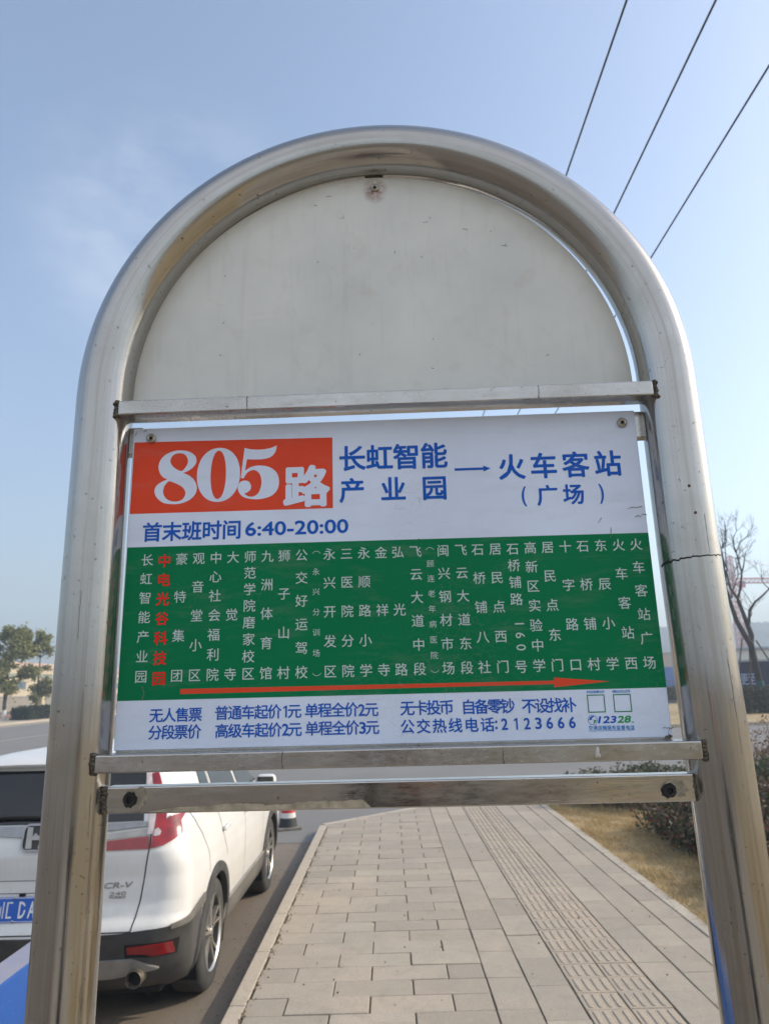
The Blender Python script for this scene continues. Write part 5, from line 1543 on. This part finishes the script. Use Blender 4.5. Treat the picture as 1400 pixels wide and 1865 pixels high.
    for p, q in (((-1.75, -.7, 0), K(232, 1590, -.15)), ((2.1, -.6, 0), K(402, 1625, -.12)), ((.5, 1.9, 0), K(350, 1600, .15))):
        mb = MB(); mb.bar(p, q, .055, .045, n=8); mb.build('prop', M_prop, e, smooth=True)
bare_tree()

# navy hoarding with white writing, then a paler blue one farther off
M_navy = simple('navy_hoarding_sheet', (.016, .016, .050), .6, var=.15, scale=.8)
M_cap = simple('grey_hoarding_cap', (.33, .36, .37), .6)
M_hwhite = simple('hoarding_lettering', (.42, .50, .66), .7)
hd = empty('site_hoarding', (31.9, 44.6, 0), 0, 'dark navy site hoarding with pale Chinese writing behind the bare tree', 'hoarding')
mb = MB(); mb.box((0, 0, 1.55), (22.4, .10, 2.6)); mb.build('panel', M_navy, hd)
mb = MB(); mb.box((0, -.02, 2.90), (22.5, .16, .12)); mb.build('cap_rail', M_cap, hd)
for k in range(9): MB().box((-11.1 + 2.8 * k, .15, 1.4), (.12, .16, 2.8)).build('post', M_cap, hd)
mb = MB()
for ch, x in (('更', -10.25), ('至', -9.80)):
    v, f_ = T.raw(ch, .03); s = .66 / T.full
    mb.add([(x + (a - T.mid[0]) * s * .64, -.056, 1.80 + (c - T.mid[1]) * s) for a, c in v], f_)
mb.build('lettering', M_hwhite, hd)
M_bluep = simple('bright_blue_hoarding', (.13, .21, .48), .55, var=.1, scale=.6)
h2 = empty('site_hoarding', (29.0, 71.0, 0), 0, 'pale blue site hoarding seen in the gap between route board and right post', 'hoarding')
mb = MB(); mb.box((0, 0, 2.45), (26, .1, 1.25)); mb.box((0, 0, 1.02), (26, .1, 1.35)); mb.build('panel', M_bluep, h2)
mb = MB(); mb.box((0, -.02, 1.76), (26, .12, .10)); mb.build('joint_rail', simple('dark_blue_rail', (.10, .13, .26), .6), h2)
mb = MB(); mb.box((0, -.01, 3.12), (26, .14, .08)); mb.build('cap_rail', M_cap, h2)
for k in range(10): MB().box((-12.8 + 2.84 * k, .13, 1.5), (.1, .14, 3.0)).build('post', M_cap, h2)
dark_hedge('shrub_bed', 'dark shrub bed in the shade of the navy hoarding', (25.5, 41.9, 0), 4.4, 13.0, 1.25, 15000, .10, shade_mat('shaded_shrub_leaves', (.030, .028, .018), (.060, .056, .032)))  # leaf colour darkened to carry the hoarding's shade
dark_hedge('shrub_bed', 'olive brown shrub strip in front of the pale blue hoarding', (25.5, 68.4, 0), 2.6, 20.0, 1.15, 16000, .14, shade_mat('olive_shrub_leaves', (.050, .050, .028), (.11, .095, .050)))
# site cabins, earth bank wall
M_cab = simple('white_cabin_panel', (.62, .61, .58), .6, var=.06, scale=.8)
M_cabroof = simple('grey_blue_cabin_roof', (.30, .35, .42), .6, var=.08, scale=.8)
def cabin(loc, sx, sy, sz, lab, n):
    c = empty('site_cabin', loc, 0, lab, 'cabin', 'cabins on the building site')
    mb = MB(); mb.box((0, 0, sz / 2), (sx, sy, sz)); mb.build('wall', M_cab, c)
    mb = MB(); mb.box((0, -.05, sz + .12), (sx + .5, sy + .5, .24), bevel=.03); mb.build('roof', M_cabroof, c)
    for k in range(n):
        x = -sx / 2 + sx * (k + .5) / n
        mb = MB(); mb.box((x, -sy / 2 - .01, sz * .62), (1.2, .08, 1.0)); w_ = mb.build('window', M_cabroof, c)
        mb = MB(); mb.box((x, -sy / 2 - .04, sz * .62), (1.05, .06, .85)); mb.build('pane', M_pane, w_)
cabin((40, 74, 0), 16, 5, 4.6, 'long white site cabin with grey blue roof behind the navy hoarding', 5)
cabin((53, 82, 0), 10, 5, 5.6, 'taller white site cabin right of the long one', 3)
w_ = empty('site_wall', (44, 112, 0), 0, 'long pinkish beige wall below the hill', 'wall')
mb = MB(); mb.box((0, 0, 2.9), (64, .4, 5.8)); mb.build('panel', simple('pinkish_beige_wall', (.46, .37, .30), .9, var=.1, scale=.4), w_)
mb = MB(); mb.box((0, 0, 5.9), (64.2, .6, .2)); mb.build('coping', simple('wall_coping', (.40, .36, .32), .9), w_)

# tower crane
def crane():
    M_cr = simple('crane_red', (.52, .085, .060), .55, var=.12, scale=.8)
    c = empty('tower_crane', (98.0, 200.0, 0), R(8), 'red tower crane rising behind the bare tree', 'crane')
    def truss(mb, a, b, w, n, r):
        a = Vector(a); b = Vector(b); d = (b - a).normalized()
        t = Vector((0, 0, 1)) if abs(d.z) < .9 else Vector((0, 1, 0)); u = d.cross(t).normalized() * w / 2; v = d.cross(u).normalized() * w / 2
        q = [u + v, u - v, -u - v, -u + v]
        for k in q: mb.bar(a + k, b + k, r, n=5)
        for i in range(n):
            p0, p1 = a.lerp(b, i / n), a.lerp(b, (i + 1) / n)
            for k in range(4):
                mb.bar(p0 + q[k], p1 + q[(k + 1) % 4], r * .7, n=4, caps=False); mb.bar(p1 + q[k], p1 + q[(k + 1) % 4], r * .7, n=4, caps=False)
    mb = MB(); truss(mb, (0, 0, 0), (0, 0, 27.2), 1.8, 18, .13); mb.build('mast', M_cr, c)
    mb = MB(); mb.box((0, 0, 27.5), (2.4, 2.4, .6), bevel=.1); mb.build('slewing_ring', M_cr, c)
    mb = MB(); truss(mb, (0, 0, 28.6), (42, 0, 28.6), 1.3, 30, .10); mb.build('jib', M_cr, c)
    mb = MB(); truss(mb, (0, 0, 28.4), (-12, 0, 28.4), 1.3, 9, .09); mb.build('counter_jib', M_cr, c)
    mb = MB(); truss(mb, (0, 0, 28), (0, 0, 35.6), 1.0, 6, .10); mb.build('tower_head', M_cr, c)
    mb = MB(); mb.bar((0, 0, 35.6), (26, 0, 29.3), .05, n=5); mb.bar((0, 0, 35.6), (-11, 0, 29), .05, n=5); mb.build('tie_rods', M_cr, c)
    mb = MB(); mb.box((-10.8, 0, 27.2), (2.0, 1.4, 2.2), bevel=.08); mb.build('counterweight', simple('counterweight_grey', (.3, .29, .28), .9), c)
    mb = MB(); mb.box((1.6, -1.3, 27.4), (1.5, 1.3, 1.9), bevel=.1); cb = mb.build('cab', M_cr, c)
    mb = MB(); mb.box((1.62, -1.33, 27.6), (1.52, 1.26, .8)); mb.build('cab_glass', M_pane, cb)
    mb = MB(); mb.box((22, 0, 27.7), (1.2, 1.0, .5), bevel=.05); mb.bar((22, 0, 27.5), (22, 0, 19), .04, n=4); mb.box((22, 0, 18.6), (.5, .3, .9), bevel=.08); mb.build('trolley_hook', M_cr, c)
crane()

# wooded hill
def hill():
    nx, ny = 170, 46
    X, Y = np.meshgrid(np.linspace(40, 760, nx), np.linspace(420, 640, ny))
    prof = 26 + 20 * np.exp(-((X - 300) / 130) ** 2) + 9 * np.exp(-((X - 190) / 50) ** 2) + 12 * np.exp(-((X - 520) / 120) ** 2)
    prof *= np.clip((X - 40) / 90, 0, 1) ** .5
    sh = np.sin(np.clip((Y - 420) / 220, 0, 1) * np.pi * .5) ** .8
    Z = prof * sh + rng.normal(0, .9, X.shape) * sh + 1.6 * np.sin(X * .21) * sh + 1.1 * np.sin(X * .53 + Y * .1) * sh - .3
    V = np.c_[X.ravel(), Y.ravel(), Z.ravel()]; i = np.arange(nx * ny).reshape(ny, nx)
    F = np.stack([i[:-1, :-1], i[:-1, 1:], i[1:, 1:], i[1:, :-1]], -1).reshape(-1, 4)
    t = NT('wooded_slope'); v = t.coord()
    t.set(Base_Color=t.mix(t.ramp(t.noise(v, .12, 7, .65), [(.35, 0.0), (.68, 1.0)]), (.030, .048, .036), (.062, .080, .055)), Roughness=.95)
    t.bump(t.noise(v, .5, 6, .7), 1.0, 2.0)
    o = mesh_np('hill', V, F, t.mat); o['kind'] = 'structure'
hill()

# ------------------------------------------------------------------ the person taking the picture (mirrored in the steel)
def photographer():
    ob = empty('person', (0, 0, 0), 0, 'person in dark jacket and trousers raising a phone with both hands', 'person')
    V = []; E = []; Rr = []
    def add(p, r, par=None):
        V.append(p); Rr.append(r)
        if par is not None: E.append((par, len(V) - 1))
        return len(V) - 1
    pel = add((0, -.66, .96), .150)
    sp = add((0, -.66, 1.14), .145, pel); ch = add((0, -.65, 1.34), .165, sp); nk = add((0, -.64, 1.50), .058, ch)
    hd1 = add((0, -.61, 1.60), .082, nk); hd2 = add((0, -.61, 1.70), .088, hd1); add((0, -.62, 1.775), .05, hd2)
    add((0, -.515, 1.655), .014, hd1)
    for sg in (-1, 1):
        hip = add((sg * .105, -.66, .88), .105, pel); kn = add((sg * .125, -.64, .49), .072, hip); an = add((sg * .135, -.67, .09), .048, kn); add((sg * .15, -.52, .045), .042, an)
        sh = add((sg * .205, -.64, 1.40), .070, ch); el = add((sg * .255, -.42, 1.40), .052, sh); wr = add((sg * .095, -.135, 1.72), .031, el); pm = add((sg * .065, -.085, 1.785), .034, wr)
        for j, (dx, dz) in enumerate(((.0, .062), (.004, .048), (.006, .032), (.006, .014))):
            a = add((sg * (.055 - dx), -.045, 1.800 + dz - .03), .0095, pm); b = add((sg * (.040 - dx), -.030, 1.800 + dz - .028), .0085, a); add((sg * (.016 - dx * .4), -.028, 1.800 + dz - .026), .0075, b)
        a = add((sg * .040, -.075, 1.835), .011, pm); add((sg * .022, -.052, 1.850), .009, a)
    me = bpy.data.meshes.new('body'); me.from_pydata(V, E, [])
    o = bpy.data.objects.new('body', me); COL.objects.link(o); o.parent = ob
    m = o.modifiers.new('skin', 'SKIN'); m.use_smooth_shade = True
    for i, d in enumerate(me.skin_vertices[0].data): d.radius = (Rr[i], Rr[i] * (.72 if i in (0, 1, 2) else 1)); d.use_root = (i == 0)
    o.modifiers.new('sub', 'SUBSURF').levels = 1; o.modifiers['sub'].render_levels = 2
    t = NT('skin_and_clothes'); sx = t.n('SeparateXYZ'); t.l(t.coord(), sx.inputs['Vector'])
    head = t.math('MULTIPLY', t.math('GREATER_THAN', sx.outputs['Z'], 1.53), t.math('LESS_THAN', sx.outputs['Y'], -.40))
    hand = t.math('GREATER_THAN', sx.outputs['Y'], -.14)
    sk = t.math('MAXIMUM', head, hand); tr_ = t.math('LESS_THAN', sx.outputs['Z'], .93)
    c = t.mix(tr_, (.016, .017, .022), (.022, .024, .034)); c = t.mix(sk, c, (.46, .27, .19))
    t.set(Base_Color=c, Roughness=.75); me.materials.append(t.mat)
    hm_ = simple('black_hair', (.012, .010, .009), .6)
    mb = MB(); mb.ball((0, -.635, 1.728), (.092, .098, .082), sub=3); mb.build('hair', hm_, o, smooth=True)
    f_ = MB()
    for sg in (-1, 1):
        MB().ball((sg * .033, -.531, 1.672), (.013, .006, .007)).build('eye', hm_, o, smooth=True); MB().ball((sg * .034, -.530, 1.690), (.018, .005, .004)).build('eyebrow', hm_, o, smooth=True)
    f_ = MB(); f_.ball((0, -.531, 1.612), (.022, .006, .006)); f_.build('mouth', simple('lips', (.30, .10, .09), .5), o, smooth=True)
    for sg in (-1, 1):
        f_ = MB(); f_.ball((sg * .092, -.61, 1.655), (.012, .022, .032)); f_.build('ear', t.mat if False else simple('ear_skin', (.46, .27, .19), .6), o, smooth=True)
    ph = empty('phone', (0, 0, 0), 0, 'black phone held upright in both hands of the person', 'phone')
    mb = MB(); c_ = Vector((0, 0, CAM_H)) - _fwd * .020 - _up * .058
    mb.box((0, 0, 0), (.076, .008, .160), bevel=.003); s_ = mb.build('case', simple('phone_black', (.012, .012, .014), .25), ph)
    s_.matrix_local = Matrix(((_rt.x, _fwd.x, _up.x, c_.x), (_rt.y, _fwd.y, _up.y, c_.y), (_rt.z, _fwd.z, _up.z, c_.z), (0, 0, 0, 1)))
photographer()

# ------------------------------------------------------------------ haze
HAZE = 0.0021
mb = MB(); mb.box((0, 0, 33), (1570, 1570, 70))
hz_ = mb.build('haze', bpy.data.materials.new('haze_air')); hz_['kind'] = 'stuff'
hm = hz_.data.materials[0]; hm.use_nodes = True; hm.node_tree.nodes.remove(hm.node_tree.nodes['Principled BSDF'])
pv = hm.node_tree.nodes.new('ShaderNodeVolumePrincipled'); pv.inputs['Density'].default_value = HAZE
pv.inputs['Color'].default_value = (.70, .84, 1.0, 1); pv.inputs['Anisotropy'].default_value = 0.15
hm.node_tree.links.new(pv.outputs['Volume'], hm.node_tree.nodes['Material Output'].inputs['Volume'])
T.done()
